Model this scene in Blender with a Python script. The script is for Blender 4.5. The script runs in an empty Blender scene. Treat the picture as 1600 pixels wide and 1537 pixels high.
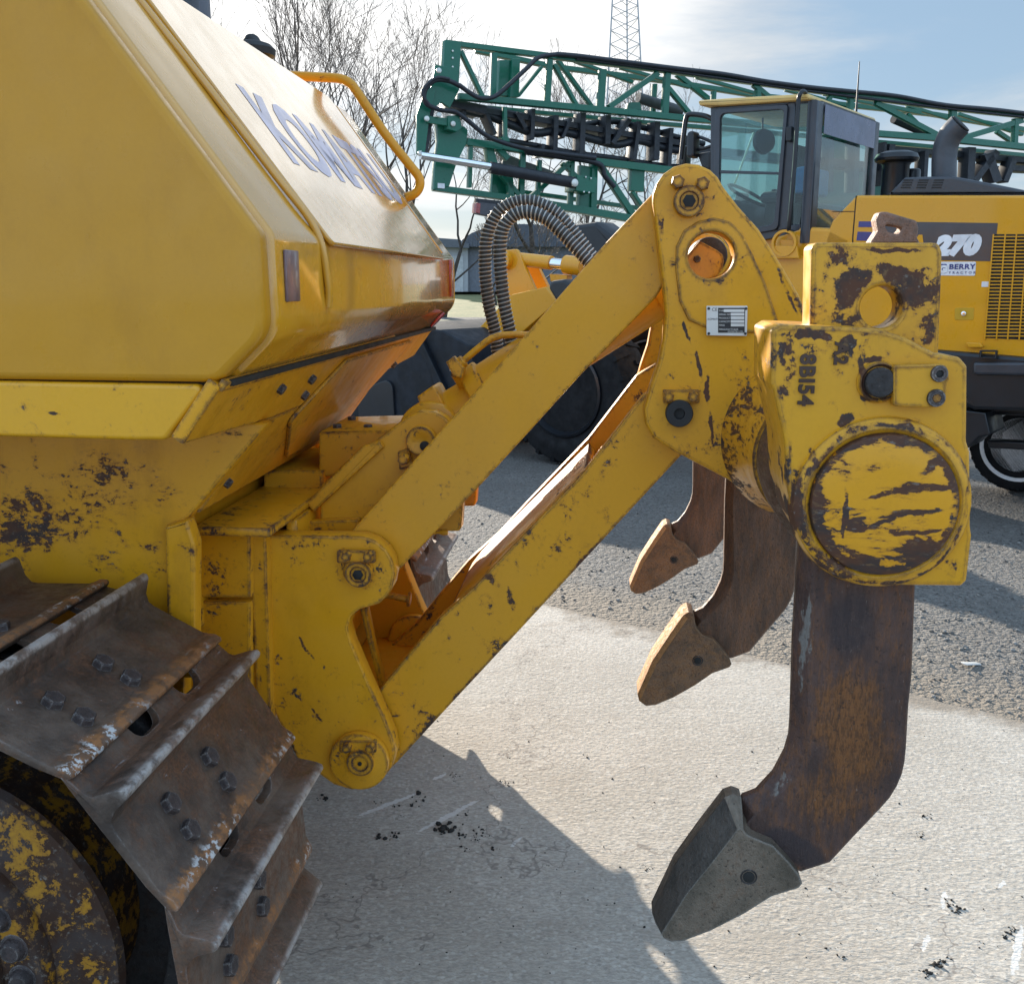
import bpy, bmesh, math, random
from math import sin, cos, tan, pi, radians as R, sqrt, atan2
from mathutils import Vector, Matrix, noise as mnoise
from mathutils.geometry import tessellate_polygon
random.seed(7)
S = bpy.context.scene
C = S.collection
# ------------------------------------------------------------------ camera
F = 1550.0                      # focal length in pixels of a 1600 x 1537 frame
H = 1.80                        # eye height
VX, VY = 950.0, 440.0           # where lines across the bulldozer vanish
_a, _b = (VX - 800) / F, (768.5 - VY) / F
_n = sqrt(1 + _a * _a + _b * _b)
PSI = math.asin(_a / _n)
PIT = math.acos(1 / _n / cos(PSI))
Rv = Vector((cos(PSI), sin(PSI), 0))
Fw = Vector((-sin(PSI) * cos(PIT), cos(PSI) * cos(PIT), -sin(PIT)))
Uv = Rv.cross(Fw)
CAM = Vector((0, 0, H))
cd = bpy.data.cameras.new('camera'); co = bpy.data.objects.new('camera', cd); C.objects.link(co)
co.matrix_world = Matrix.Translation(CAM) @ Matrix((Rv, Uv, -Fw)).transposed().to_4x4()
cd.sensor_fit = 'HORIZONTAL'; cd.sensor_width = 36; cd.lens = 36 * F / 1600
cd.clip_start = 0.05; cd.clip_end = 3000
S.camera = co

def ray(px, py):
    return Rv * ((px - 800) / F) + Uv * ((768.5 - py) / F) + Fw
def V(px, py, Y):               # the point at depth Y that is seen at a pixel
    r = ray(px, py); return CAM + r * (Y / r.y)
def on_plane(px, py, O, n):
    r = ray(px, py); return CAM + r * ((O - CAM).dot(n) / r.dot(n))
def ground_at(px, py):
    return on_plane(px, py, Vector((0, 0, 0)), Vector((0, 0, 1)))

class Frame:                    # an upright working plane: a along u, offset along v (away), z up
    def __init__(s, O, u, v):
        s.O, s.u, s.v = Vector(O), Vector(u).normalized(), Vector(v).normalized()
    def hit(s, px, py, off):
        p = on_plane(px, py, s.O + s.v * off, s.v)
        return ((p - s.O).dot(s.u), p.z)
    def w(s, a, z, off):
        return s.O + s.u * a + s.v * off + Vector((0, 0, z))
    def pt(s, px, py, off):
        a, z = s.hit(px, py, off); return s.w(a, z, off)
D = Frame((0, 0, 0), (1, 0, 0), (0, 1, 0))                      # the bulldozer stands square to world axes
th = R(33)
L = Frame((1.69, 8.3, 0), (-cos(th), sin(th), 0), (sin(th), cos(th), 0))   # the wheel loader
SP = Frame((-1.97 * 22 / 12, 22.0, 0), (.857, .515, 0), (-.515, .857, 0))            # the sprayer boom

# ------------------------------------------------------------------ mesh helpers
def finish(verts, faces, sharp=32, smooth=True, weld=False):
    me = bpy.data.meshes.new('m'); me.from_pydata([tuple(v) for v in verts], [], faces)
    bm = bmesh.new(); bm.from_mesh(me)
    if weld: bmesh.ops.remove_doubles(bm, verts=bm.verts, dist=1e-5)
    bmesh.ops.recalc_face_normals(bm, faces=bm.faces)
    bm.to_mesh(me); bm.free()
    if smooth:
        me.polygons.foreach_set('use_smooth', [True] * len(me.polygons))
        me.set_sharp_from_angle(angle=R(sharp))
    return me

def area(l): return sum(l[i - 1][0] * l[i][1] - l[i][0] * l[i - 1][1] for i in range(len(l))) / 2
def dedupe(l):
    o = []
    for p in l:
        if not o or (abs(p[0] - o[-1][0]) + abs(p[1] - o[-1][1])) > 1e-7: o.append((p[0], p[1]))
    if abs(o[0][0] - o[-1][0]) + abs(o[0][1] - o[-1][1]) < 1e-7: o.pop()
    return o
def rounded(pts, r, n=5):       # pts (x, y) or (x, y, own radius)
    out = []
    N = len(pts)
    for i in range(N):
        p = Vector(pts[i][:2]); rr = pts[i][2] if len(pts[i]) > 2 else r
        a, b = Vector(pts[i - 1][:2]) - p, Vector(pts[(i + 1) % N][:2]) - p
        if rr <= 0 or a.length < 1e-6 or b.length < 1e-6: out.append(tuple(p)); continue
        ang = a.angle(b)
        if ang > 3.05: out.append(tuple(p)); continue
        d = min(rr / tan(ang / 2), a.length * .49, b.length * .49); rr = d * tan(ang / 2)
        p0, p1 = p + a.normalized() * d, p + b.normalized() * d
        c = p + (a.normalized() + b.normalized()).normalized() * (rr / sin(ang / 2))
        a0 = atan2(p0.y - c.y, p0.x - c.x); a1 = atan2(p1.y - c.y, p1.x - c.x)
        da = (a1 - a0 + pi) % (2 * pi) - pi
        for k in range(n + 1):
            t = a0 + da * k / n; out.append((c.x + rr * cos(t), c.y + rr * sin(t)))
    return out
def circ(x, y, r, n=32, a0=0, a1=2 * pi):
    full = abs(a1 - a0 - 2 * pi) < 1e-6
    return [(x + r * cos(a0 + (a1 - a0) * k / (n if full else n - 1)), y + r * sin(a0 + (a1 - a0) * k / (n if full else n - 1))) for k in range(n)]
def inset(l, d):
    out = []; N = len(l)
    for i in range(N):
        p = Vector(l[i]); e0 = (p - Vector(l[i - 1])).normalized(); e1 = (Vector(l[(i + 1) % N]) - p).normalized()
        n0, n1 = Vector((-e0.y, e0.x)), Vector((-e1.y, e1.x))
        m = n0 + n1
        if m.length < 1e-4: out.append(tuple(p)); continue
        m.normalize(); k = min(1 / max(m.dot(n0), .3), 2.2)
        out.append(tuple(p + m * d * k))
    return out
def slab(loops, put, t, bev=0.003, steps=2, sharp=32):
    """solid of an outline with holes; put(a, b, depth) places it; its edges are rounded by bev"""
    L0 = []
    for i, l in enumerate(loops):
        l = dedupe(l)
        if (area(l) > 0) != (i == 0): l = l[::-1]
        L0.append(l)
    bev = min(bev, t * .45)
    rings = []
    if bev > 0:
        for k in range(steps + 1):
            x = k / steps * pi / 2; rings.append((bev * (1 - sin(x)), bev * (1 - cos(x))))
        rings += [(d, t - w) for d, w in rings[::-1]]
    else: rings = [(0, 0), (0, t)]
    verts, faces, start = [], [], []
    for d, w in rings:
        s = []
        for l in L0:
            s.append(len(verts)); verts += [put(p[0], p[1], w) for p in (inset(l, d) if d > 1e-9 else l)]
        start.append(s)
    for j in range(len(rings) - 1):
        for k, l in enumerate(L0):
            n = len(l); a, b = start[j][k], start[j + 1][k]
            faces += [(a + i, a + (i + 1) % n, b + (i + 1) % n, b + i) for i in range(n)]
    tl = [[Vector((p[0], p[1], 0)) for p in (inset(l, rings[0][0]) if rings[0][0] > 1e-9 else l)] for l in L0]
    if len(L0) == 1 :
        n = len(L0[0]); tris = None
        cap = [tuple(range(n))]
    else: cap = tessellate_polygon(tl)
    for base in (start[0][0], start[-1][0]):
        faces += [tuple(base + i for i in f) for f in cap]
    me = finish(verts, faces, sharp)
    for i in range(len(faces) - 2 * len(cap), len(faces)): me.polygons[i].use_smooth = False
    return me
def prism(fr, loops, o0, o1, bev=.003, r=0, px=True, steps=2):
    """outline given in photograph pixels on the plane o0 of frame fr, going back to o1 in true depth"""
    if not isinstance(loops[0], list): loops = [loops]
    ls = []
    for l in loops:
        q = [(fr.hit(p[0], p[1], o0) + tuple(p[2:])) if px else p for p in l]
        ls.append(rounded(q, r) if (r > 0 or any(len(p) > 2 for p in q)) else [p[:2] for p in q])
    return slab(ls, lambda a, b, w: fr.w(a, b, o0 + w), o1 - o0, bev, steps)
def box(c, s, bev=.004, rot=None, seg=2):
    bm = bmesh.new(); bmesh.ops.create_cube(bm, size=1)
    for v in bm.verts: v.co = Vector((v.co.x * s[0], v.co.y * s[1], v.co.z * s[2]))
    if bev > 0: bmesh.ops.bevel(bm, geom=bm.edges[:], offset=min(bev, min(s) * .45), segments=seg, affect='EDGES', profile=.5)
    M = Matrix.Translation(c)
    if rot is not None: M = M @ (rot.to_4x4() if not isinstance(rot, tuple) else (Matrix.Rotation(rot[2], 4, 'Z') @ Matrix.Rotation(rot[1], 4, 'Y') @ Matrix.Rotation(rot[0], 4, 'X')))
    bm.transform(M); me = bpy.data.meshes.new('m'); bm.to_mesh(me); bm.free()
    me.polygons.foreach_set('use_smooth', [True] * len(me.polygons)); me.set_sharp_from_angle(angle=R(32))
    return me
def basis(ax):
    ax = Vector(ax).normalized(); t = Vector((0, 0, 1)) if abs(ax.z) < .9 else Vector((1, 0, 0))
    x = t.cross(ax).normalized(); return x, ax.cross(x), ax
def lathe(prof, O, ax, seg=40, sharp=32):
    x, y, z = basis(ax); O = Vector(O); verts, faces = [], []
    for r, h in prof:
        r = max(r, 1e-5)
        verts += [O + z * h + x * (r * cos(2 * pi * k / seg)) + y * (r * sin(2 * pi * k / seg)) for k in range(seg)]
    for j in range(len(prof) - 1):
        faces += [(j * seg + k, j * seg + (k + 1) % seg, (j + 1) * seg + (k + 1) % seg, (j + 1) * seg + k) for k in range(seg)]
    if prof[0] != prof[-1]: faces += [tuple(range(seg)), tuple((len(prof) - 1) * seg + k for k in range(seg))]
    return finish(verts, faces, sharp, weld=True)
def disc(O, ax, r, h, bev=.003, seg=40):   # a round plate, pin or boss
    b = min(bev, h * .45, r * .4)
    return lathe([(r - b, 0), (r - b * .3, b * .3), (r, b), (r, h - b), (r - b * .3, h - b * .3), (r - b, h)], O, ax, seg)
def cat(pts, n=6):              # smooth curve through points
    P = [Vector(p) for p in pts]; P = [P[0] * 2 - P[1]] + P + [P[-1] * 2 - P[-2]]; out = []
    for i in range(1, len(P) - 2):
        for k in range(n):
            t = k / n; a, b, c, d = P[i - 1:i + 3]
            out.append(.5 * ((2 * b) + (c - a) * t + (2 * a - 5 * b + 4 * c - d) * t * t + (3 * b - a - 3 * c + d) * t ** 3))
    return out + [P[-2]]
def sweep(pts, r, seg=10, acc=None):
    """tube along points; r a number or one per point"""
    P = [Vector(p) for p in pts]; n = len(P); rs = r if isinstance(r, (list, tuple)) else [r] * n
    verts, faces = acc if acc else ([], []); base = len(verts)
    T = [(P[min(i + 1, n - 1)] - P[max(i - 1, 0)]).normalized() for i in range(n)]
    x = basis(T[0])[0]
    for i in range(n):
        x = (x - T[i] * x.dot(T[i])); x = x.normalized() if x.length > 1e-6 else basis(T[i])[0]
        y = T[i].cross(x)
        verts += [P[i] + (x * cos(2 * pi * k / seg) + y * sin(2 * pi * k / seg)) * rs[i] for k in range(seg)]
    for i in range(n - 1):
        a = base + i * seg
        faces += [(a + k, a + (k + 1) % seg, a + seg + (k + 1) % seg, a + seg + k) for k in range(seg)]
    faces += [tuple(base + k for k in range(seg)), tuple(base + (n - 1) * seg + k for k in range(seg))]
    return None if acc else finish(verts, faces, 50)
def hexbolt(O, ax, r, h):
    x, y, z = basis(ax); O = Vector(O); verts, faces = [], []
    for rr, hh in ((1.0, 0), (1.0, h * .75), (.86, h)):
        verts += [O + z * hh + (x * cos(k * pi / 3 + .3) + y * sin(k * pi / 3 + .3)) * r * rr for k in range(6)]
    for j in range(2):
        faces += [(j * 6 + k, j * 6 + (k + 1) % 6, j * 6 + 6 + (k + 1) % 6, j * 6 + 6 + k) for k in range(6)]
    faces += [tuple(range(6)), tuple(range(12, 18))]
    return finish(verts, faces, 25)
def chamfered(fr, mid, face, o0, oa, ob, o1, bev=.0025):
    """plate whose outline runs along mid at half depth and along face on both sides (a ground leading edge)"""
    m = [fr.hit(p[0], p[1], o0) for p in mid]; f = [fr.hit(p[0], p[1], o0) for p in face]; n = len(m)
    verts = [fr.w(a, z, o) for l, o in ((f, o0), (m, oa), (m, ob), (f, o1)) for a, z in l]; faces = []
    for j in range(3): faces += [(j * n + k, j * n + (k + 1) % n, j * n + n + (k + 1) % n, j * n + n + k) for k in range(n)]
    faces += [tuple(range(n)), tuple(range(3 * n, 4 * n))]
    me = finish(verts, faces, 20, weld=True)
    bm = bmesh.new(); bm.from_mesh(me)
    es = [e for e in bm.edges if len(e.link_faces) == 2 and e.calc_face_angle(0) > R(14)]
    bmesh.ops.bevel(bm, geom=es, offset=bev, segments=2, affect='EDGES', profile=.5, clamp_overlap=True)
    bmesh.ops.recalc_face_normals(bm, faces=bm.faces); bm.to_mesh(me); bm.free()
    me.polygons.foreach_set('use_smooth', [True] * len(me.polygons)); me.set_sharp_from_angle(angle=R(17))
    return me
def text(s, size, put, depth=.001, bold=0, shear=0, spacing=1.0, sx=1.0):
    cu = bpy.data.curves.new('t', 'FONT'); cu.body = s; cu.size = size; cu.extrude = depth / 2; cu.offset = bold; cu.shear = shear
    cu.space_character = spacing; cu.resolution_u = 4
    o = bpy.data.objects.new('t', cu); C.objects.link(o); bpy.context.view_layer.update()
    me = bpy.data.meshes.new_from_object(o.evaluated_get(bpy.context.evaluated_depsgraph_get()))
    bpy.data.objects.remove(o); bpy.data.curves.remove(cu)
    for v in me.vertices: v.co = put(v.co.x * sx, v.co.y, v.co.z)
    me.materials.clear()
    return me

# ------------------------------------------------------------------ objects
BASE = {}
def thing(name, label, cat_, loc, group=None):
    o = bpy.data.objects.new(name, None); C.objects.link(o); o.location = loc
    o['label'] = label; o['category'] = cat_
    if group: o['group'] = group
    BASE[o.name] = Vector(loc); return o
def part(name, me, m, parent, label=None, M=None):
    o = bpy.data.objects.new(name, me); C.objects.link(o); me.name = name
    if m is not None and not me.materials: me.materials.append(m)
    o.parent = parent
    if parent is not None and parent.name in BASE: o.matrix_parent_inverse = Matrix.Translation(-BASE[parent.name])
    if M is not None: o.matrix_basis = M
    if label: o['label'] = label
    return o
def setting(name, me, m, kind='structure'):
    o = bpy.data.objects.new(name, me); C.objects.link(o); me.name = name; me.materials.append(m); o['kind'] = kind; return o
def single(name, me, m, label, cat_, group=None):
    o = bpy.data.objects.new(name, me); C.objects.link(o); me.name = name; me.materials.append(m)
    o['label'] = label; o['category'] = cat_
    if group: o['group'] = group
    return o
def stuff(name, me, m, label):
    o = setting(name, me, m, 'stuff'); o['label'] = label; o['category'] = name.replace('_', ' '); return o

# ------------------------------------------------------------------ materials
class Mat:
    def __init__(s, name):
        s.m = bpy.data.materials.new(name); s.m.use_nodes = True; s.t = s.m.node_tree
        s.t.nodes.clear(); s.out = s.n('ShaderNodeOutputMaterial'); s.obj = s.n('ShaderNodeTexCoord').outputs['Object']
    def n(s, ty, ins=None, **kw):
        n = s.t.nodes.new(ty)
        for k, v in kw.items(): setattr(n, k, v)
        for k, v in (ins or {}).items():
            if hasattr(v, 'node'): s.t.links.new(v, n.inputs[k])
            else: n.inputs[k].default_value = v
        return n
    def noise(s, sc, det=4, ro=.6, vec=None, dist=0):
        return s.n('ShaderNodeTexNoise', {'Vector': vec or s.obj, 'Scale': sc, 'Detail': det, 'Roughness': ro, 'Distortion': dist})
    def f(s, op, a, b=0.0, c=0.0):
        return s.n('ShaderNodeMath', {0: a, 1: b, 2: c}, operation=op).outputs[0]
    def ramp(s, x, lo, hi, a=0.0, b=1.0):
        return s.n('ShaderNodeMapRange', {'Value': x, 'From Min': lo, 'From Max': hi, 'To Min': a, 'To Max': b}, interpolation_type='SMOOTHSTEP').outputs[0]
    def mix(s, f, a, b, mode='MIX'):
        n = s.n('ShaderNodeMix', data_type='RGBA', blend_type=mode, clamp_factor=True)
        for k, v in ((0, f), (6, a), (7, b)):
            if hasattr(v, 'node'): s.t.links.new(v, n.inputs[k])
            else: n.inputs[k].default_value = (v if k == 0 else tuple(v) + (1,) if len(v) == 3 else v)
        return n.outputs[2]
    def map(s, vec, loc=(0, 0, 0), rot=(0, 0, 0), sc=(1, 1, 1), ty='POINT'):
        return s.n('ShaderNodeMapping', {'Vector': vec, 'Location': loc, 'Rotation': rot, 'Scale': sc}, vector_type=ty).outputs[0]
    def edge(s, rad, k=6.0, samples=4):
        b = s.n('ShaderNodeBevel', {'Radius': rad}, samples=samples).outputs[0]; g = s.n('ShaderNodeNewGeometry').outputs['Normal']
        d = s.n('ShaderNodeVectorMath', {0: b, 1: g}, operation='DOT_PRODUCT').outputs['Value']
        return s.f('MINIMUM', s.f('MULTIPLY', s.f('SUBTRACT', 1.0, d), k), 1.0)
    def blobs(s, bl, wob=.03, wsc=14):
        if not bl: return None
        w = s.noise(wsc, 3).outputs['Color']
        d = s.n('ShaderNodeVectorMath', {0: w, 1: (.5, .5, .5)}, operation='SUBTRACT').outputs[0]
        d = s.n('ShaderNodeVectorMath', {0: d, 3: wob}, operation='SCALE').outputs[0]
        v = s.n('ShaderNodeVectorMath', {0: s.obj, 1: d}, operation='ADD').outputs[0]
        tot = None
        for e in bl:
            loc, rot, sc, st = e[:4]
            q = s.map(v, loc, rot, sc, 'TEXTURE')
            l = s.n('ShaderNodeVectorMath', {0: q}, operation='LENGTH').outputs['Value']
            if len(e) > 4: x = s.ramp(s.f('ABSOLUTE', s.f('SUBTRACT', l, 1.0)), e[4], e[4] * .3, 0.0, st)
            else: x = s.ramp(l, 1.0, .3, 0.0, st)
            tot = x if tot is None else s.f('MAXIMUM', tot, x)
        return tot
    def bump(s, h, strength=.3, dist=.01, normal=None):
        i = {'Height': h, 'Strength': strength, 'Distance': dist}
        if normal is not None: i['Normal'] = normal
        return s.n('ShaderNodeBump', i).outputs[0]
    def done(s, col, rough=.5, metal=0.0, normal=None, coat=0.0, coat_rough=.1, spec=.5, extra=None):
        i = {'Base Color': col if hasattr(col, 'node') else tuple(col) + (1,), 'Roughness': rough, 'Metallic': metal, 'Coat Weight': coat, 'Coat Roughness': coat_rough, 'Specular IOR Level': spec}
        if normal is not None: i['Normal'] = normal
        i.update(extra or {})
        b = s.n('ShaderNodeBsdfPrincipled', i); s.t.links.new(b.outputs[0], s.out.inputs[0]); return s.m

YEL = (.63, .29, .009)
def paint(name, col=YEL, chip=(.085, .036, .020), amount=.0, edge=.25, blobs=None, rough=.38, coat=.15, fade=.25, erad=.009, csc=30, dents=0, grime=.3, stretch=(1, 1, 1), spec=.28, stain=.4):
    """painted steel: fine chips down to brown primer, worn edges, smears and dust"""
    if amount > -.12: amount += .085
    m = Mat(name); v = m.map(m.obj, sc=stretch)
    n1 = m.noise(csc, 9, .74, v, .3).outputs[0]; n2 = m.noise(4.5, 3, .6).outputs[0]; n3 = m.noise(csc * 4, 4, .7, v).outputs[0]
    def k(x, g): return m.f('MULTIPLY', m.f('SUBTRACT', x, .5), g)
    score = m.f('ADD', m.f('ADD', k(n1, 2.3), k(n2, 1.0)), k(n3, 1.0))
    extra = None
    if edge > 0: extra = m.f('MULTIPLY', m.edge(max(erad, .012) * 1.3, 12.0, 6), edge * 1.05)
    b = m.blobs(blobs)
    if b is not None: extra = b if extra is None else m.f('ADD', extra, b)
    score = m.f('ADD', score, .5 + amount * 1.8)
    if extra is not None: score = m.f('ADD', score, m.f('MULTIPLY', extra, 2.2))
    mask = m.ramp(score, .985, 1.02)
    big = m.noise(2.3, 4, .6).outputs[0]; fine = m.noise(140, 3, .6).outputs[0]
    c = m.mix(m.ramp(big, .35, .7, 0, fade), col, (col[0] * .86 + .03, col[1] * .86 + .03, col[2] * .9 + .03))
    gr = m.noise(7, 7, .72, m.map(m.obj, sc=(1, 1, .45))).outputs[0]
    c = m.mix(m.ramp(gr, .48, .74, 0, grime), c, (col[0] * .42, col[1] * .36, col[2] * .5 + .006))
    c = m.mix(m.ramp(fine, .3, .7, 0, .08), c, (col[0] * .6, col[1] * .55, col[2]))
    c = m.mix(m.ramp(score, .74, .99, 0, stain), c, (col[0] * .42, col[1] * .34, col[2] * .6 + .012))
    cc = m.mix(m.ramp(m.noise(18, 5, .65, v).outputs[0], .42, .62), chip, (.045, .031, .027))
    cc = m.mix(m.ramp(m.noise(75, 4, .7, v).outputs[0], .54, .70), cc, (.15, .085, .040))
    cc = m.mix(m.ramp(n3, .60, .72, 0, .7), cc, (.20, .18, .16))
    colr = m.mix(mask, c, cc)
    h = m.f('ADD', m.f('MULTIPLY', mask, -1.0), m.f('MULTIPLY', fine, .12))
    nm = m.bump(h, .4, .0024)
    if dents: nm = m.bump(m.noise(3.2, 2, .5).outputs[0], dents, .05, nm)
    ro = m.n('ShaderNodeMix', {0: mask, 2: m.ramp(m.noise(16, 6, .65).outputs[0], .3, .7, rough * .75, rough * 1.4), 3: .68}).outputs[0]
    ct = m.f('MULTIPLY', m.f('SUBTRACT', 1.0, mask), coat)
    return m.done(colr, ro, 0, nm, ct, .07, spec)
def blob(px, py, rx, rz, off, s=.3, ang=0, dy=.5):
    c = V(px, py, off); k = off / F
    return ((c.x, c.y, c.z), (0, -R(ang), 0), (rx * k, dy, rz * k), s)
def ring(px, py, rpx, wpx, off, s=.3):
    c = V(px, py, off); k = off / F * 1.02
    return ((c.x, c.y, c.z), (0, 0, 0), (rpx * k, 1.0, rpx * k), s, wpx / rpx)
def plain(name, col, rough=.5, metal=0., var=.15, coat=0., bsc=60, bst=.12, spec=.5):
    m = Mat(name)
    n = m.noise(6, 5, .65).outputs[0]
    c = m.mix(m.ramp(n, .3, .7), [x * (1 - var) for x in col], [min(1, x * (1 + var)) for x in col])
    nm = m.bump(m.noise(bsc, 4).outputs[0], bst, .003)
    return m.done(c, m.ramp(m.noise(13, 5).outputs[0], .3, .7, rough * .85, min(1, rough * 1.2)), metal, nm, coat, .1, spec)
def steel(name, base=(.045, .032, .027), rust=(.20, .085, .03), rusty=.5, edgec=(.42, .40, .38), edge=.8, sc=1.0, stretch=(1, 1, 1), blobs=None, rough=.55, rustblobs=None, bare=None, metal=.2, dark=None, darkblobs=None):
    """bare worn steel: dark scale, rust bloom and runs, pits, polished edges"""
    m = Mat(name); v = m.map(m.obj, sc=stretch)
    a = m.noise(7 * sc, 9, .70, v).outputs[0]; b = m.noise(38 * sc, 7, .72, v).outputs[0]; d = m.noise(150 * sc, 4, .65, v).outputs[0]
    pit = m.noise(85 * sc, 5, .7).outputs[0]
    c = m.mix(m.ramp(a, .34, .64), base, (base[0] * 2.0 + .008, base[1] * 1.9 + .008, base[2] * 1.9 + .008))
    rs = m.f('ADD', m.f('MULTIPLY', a, .45), m.f('MULTIPLY', b, .55))
    rb = m.blobs(rustblobs, .06, 9)
    if rb is not None: rs = m.f('ADD', rs, rb)
    rm = m.ramp(rs, .56 - .22 * rusty, .80 - .22 * rusty)
    rc = m.mix(m.ramp(d, .36, .62), [x * .5 for x in rust], [x * 1.15 for x in rust])
    c = m.mix(m.f('MULTIPLY', rm, .85), c, rc)
    db = m.blobs(darkblobs, .03, 12)
    if db is not None: c = m.mix(m.ramp(m.f('ADD', db, m.f('MULTIPLY', b, .5)), .55, .75, 0, .85), c, dark or (.022, .021, .028))
    gb = m.blobs(blobs, .05, 12)
    if gb is not None: c = m.mix(m.ramp(m.f('ADD', gb, m.f('MULTIPLY', b, .8)), .60, .70), c, bare or (.30, .32, .34))
    c = m.mix(m.ramp(pit, .56, .68, 0, .75), c, (.014, .010, .010))
    c = m.mix(m.ramp(m.noise(120 * sc, 5, .75, v).outputs[0], .62, .72, 0, .55), c, (.24, .20, .17))
    e = m.edge(.008, 6)
    em = m.ramp(m.f('ADD', m.f('MULTIPLY', e, edge), m.f('MULTIPLY', b, .8)), .70, .95)
    c = m.mix(em, c, edgec)
    h = m.f('ADD', m.f('MULTIPLY', b, .8), m.f('ADD', m.f('MULTIPLY', d, .3), m.f('MULTIPLY', pit, -.5)))
    nm = m.bump(h, .7, .005)
    ro = m.n('ShaderNodeMix', {0: em, 2: m.ramp(b, .3, .7, rough * .7, min(.95, rough * 1.4)), 3: .36}).outputs[0]
    return m.done(c, ro, metal, nm, 0, .1, .4)
# ------------------------------------------------------------------ bulldozer
gy = 2.735                                        # its centre line
dozer = thing('bulldozer', 'worn yellow bulldozer with a three-shank rear ripper raised above the concrete', 'bulldozer', (-2.0, gy, 0))
def Y(name, **k): return paint(name, **k)
M_tank = paint('tank yellow', col=(.50, .232, .007), amount=-.16, edge=.0, rough=.34, coat=.2, fade=.3, dents=.30, grime=.2, spec=.28)
M_rear = paint('rear shell yellow', col=(.62, .295, .012), amount=-.14, edge=.05, rough=.22, coat=1.0, fade=.35, dents=.22, grime=.15, spec=.6)
M_body = paint('body yellow', amount=-.035, edge=.2, csc=24, grime=.45, blobs=[
    blob(70, 830, 150, 55, 2.1, .16, 8), blob(150, 850, 130, 70, 2.1, .1), blob(30, 790, 60, 40, 2.1, .1), blob(262, 900, 14, 120, 2.06, .13), blob(190, 750, 160, 80, 2.1, .10), blob(110, 800, 190, 70, 2.1, .10), blob(240, 880, 60, 60, 2.1, .12)], stretch=(.7, 1, 1.1))
M_guard = paint('guard yellow', amount=-.05, edge=.26, grime=.5, rough=.45, blobs=[blob(295, 780, 14, 130, 2.12, .2, -40), blob(360, 690, 10, 60, 2.15, .16, -40)])
M_frame = paint('frame yellow', amount=-.035, edge=.22, grime=.35, blobs=[
    blob(335, 900, 34, 60, 2.3, .16), blob(330, 950, 40, 26, 2.3, .13), blob(310, 815, 60, 10, 2.4, .16), blob(360, 915, 40, 12, 2.3, .13), blob(380, 800, 40, 25, 2.45, .13)])
M_brk = paint('bracket yellow', col=(.66, .305, .009), amount=-.045, edge=.24, grime=.22, blobs=[
    blob(478, 1010, 4, 36, 2.36, .26, 32), blob(505, 1040, 5, 22, 2.36, .18, 20), blob(492, 1113, 3.5, 28, 2.36, .22, 40), blob(432, 1030, 12, 16, 2.36, .18),
    blob(556, 1180, 60, 55, 2.36, .12), blob(415, 960, 8, 90, 2.36, .12), blob(545, 890, 40, 36, 2.36, .11), blob(470, 850, 60, 12, 2.36, .12), blob(590, 1090, 10, 70, 2.36, .12, 15)])
M_link = paint('link yellow', col=(.63, .29, .009), amount=-.085, edge=.2, grime=.12, fade=.4, csc=26)
M_low = paint('lower link yellow', amount=-.025, edge=.25, grime=.2, csc=27, blobs=[
    blob(800, 930, 9, 34, 2.45, .26, 12), blob(772, 905, 26, 12, 2.45, .2, -40), blob(770, 1020, 14, 14, 2.45, .12), blob(690, 1120, 60, 50, 2.45, .10), blob(930, 860, 130, 12, 2.45, .2, 46), blob(740, 1065, 130, 12, 2.45, .17, 45), blob(880, 790, 120, 40, 2.45, .06, 45), blob(880, 840, 46, 18, 2.45, .1, 45)])
M_tri = paint('tower yellow', col=(.63, .29, .008), amount=-.035, edge=.3, grime=.2, csc=27, dents=.12, erad=.008, blobs=[
    blob(1075, 520, 4, 30, 2.36, .25, 20), blob(1090, 570, 6, 34, 2.36, .3, 12), blob(1105, 610, 5.5, 34, 2.36, .3, 6), blob(1110, 665, 4, 40, 2.36, .25, 8), blob(1150, 660, 5, 44, 2.36, .25, 4),
    blob(1185, 690, 34, 90, 2.36, .24, 14), blob(1230, 455, 5, 60, 2.36, .26, 28), blob(1250, 480, 7, 34, 2.36, .25, 28), blob(1170, 345, 6, 30, 2.36, .14, 30), blob(1032, 350, 6, 24, 2.36, .18),
    blob(1110, 442, 34, 8, 2.36, .1), blob(1135, 405, 6, 40, 2.36, .1)])
M_hold = paint('shank holder yellow', col=(.60, .29, .011), amount=-.02, edge=.34, erad=.010, grime=.3, csc=26, dents=.15, blobs=[
    ring(1383, 789, 124, 7, 1.66, .22), blob(1245, 790, 12, 110, 1.66, .34, -4), blob(1228, 560, 17, 62, 1.68, .2, 3), blob(1262, 524, 60, 13, 1.68, .24, -3), blob(1322, 537, 16, 20, 1.68, .25), blob(1350, 524, 14, 6, 1.68, .25),
    blob(1345, 600, 9, 52, 1.68, .4, 12), blob(1322, 656, 22, 13, 1.68, .36, 35), blob(1362, 562, 26, 7, 1.68, .3, 15), blob(1233, 720, 7, 50, 1.68, .25, 0), blob(1244, 800, 9, 70, 1.68, .32, -6), blob(1268, 712, 9, 28, 1.68, .3, 30),
    blob(1300, 885, 60, 20, 1.68, .2, -35), blob(1480, 890, 34, 22, 1.68, .18), blob(1425, 655, 34, 6, 1.68, .2), blob(1495, 633, 12, 10, 1.68, .2), blob(1300, 585, 20, 16, 1.68, .1), blob(1222, 610, 12, 22, 1.68, .2, 15)])
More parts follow.
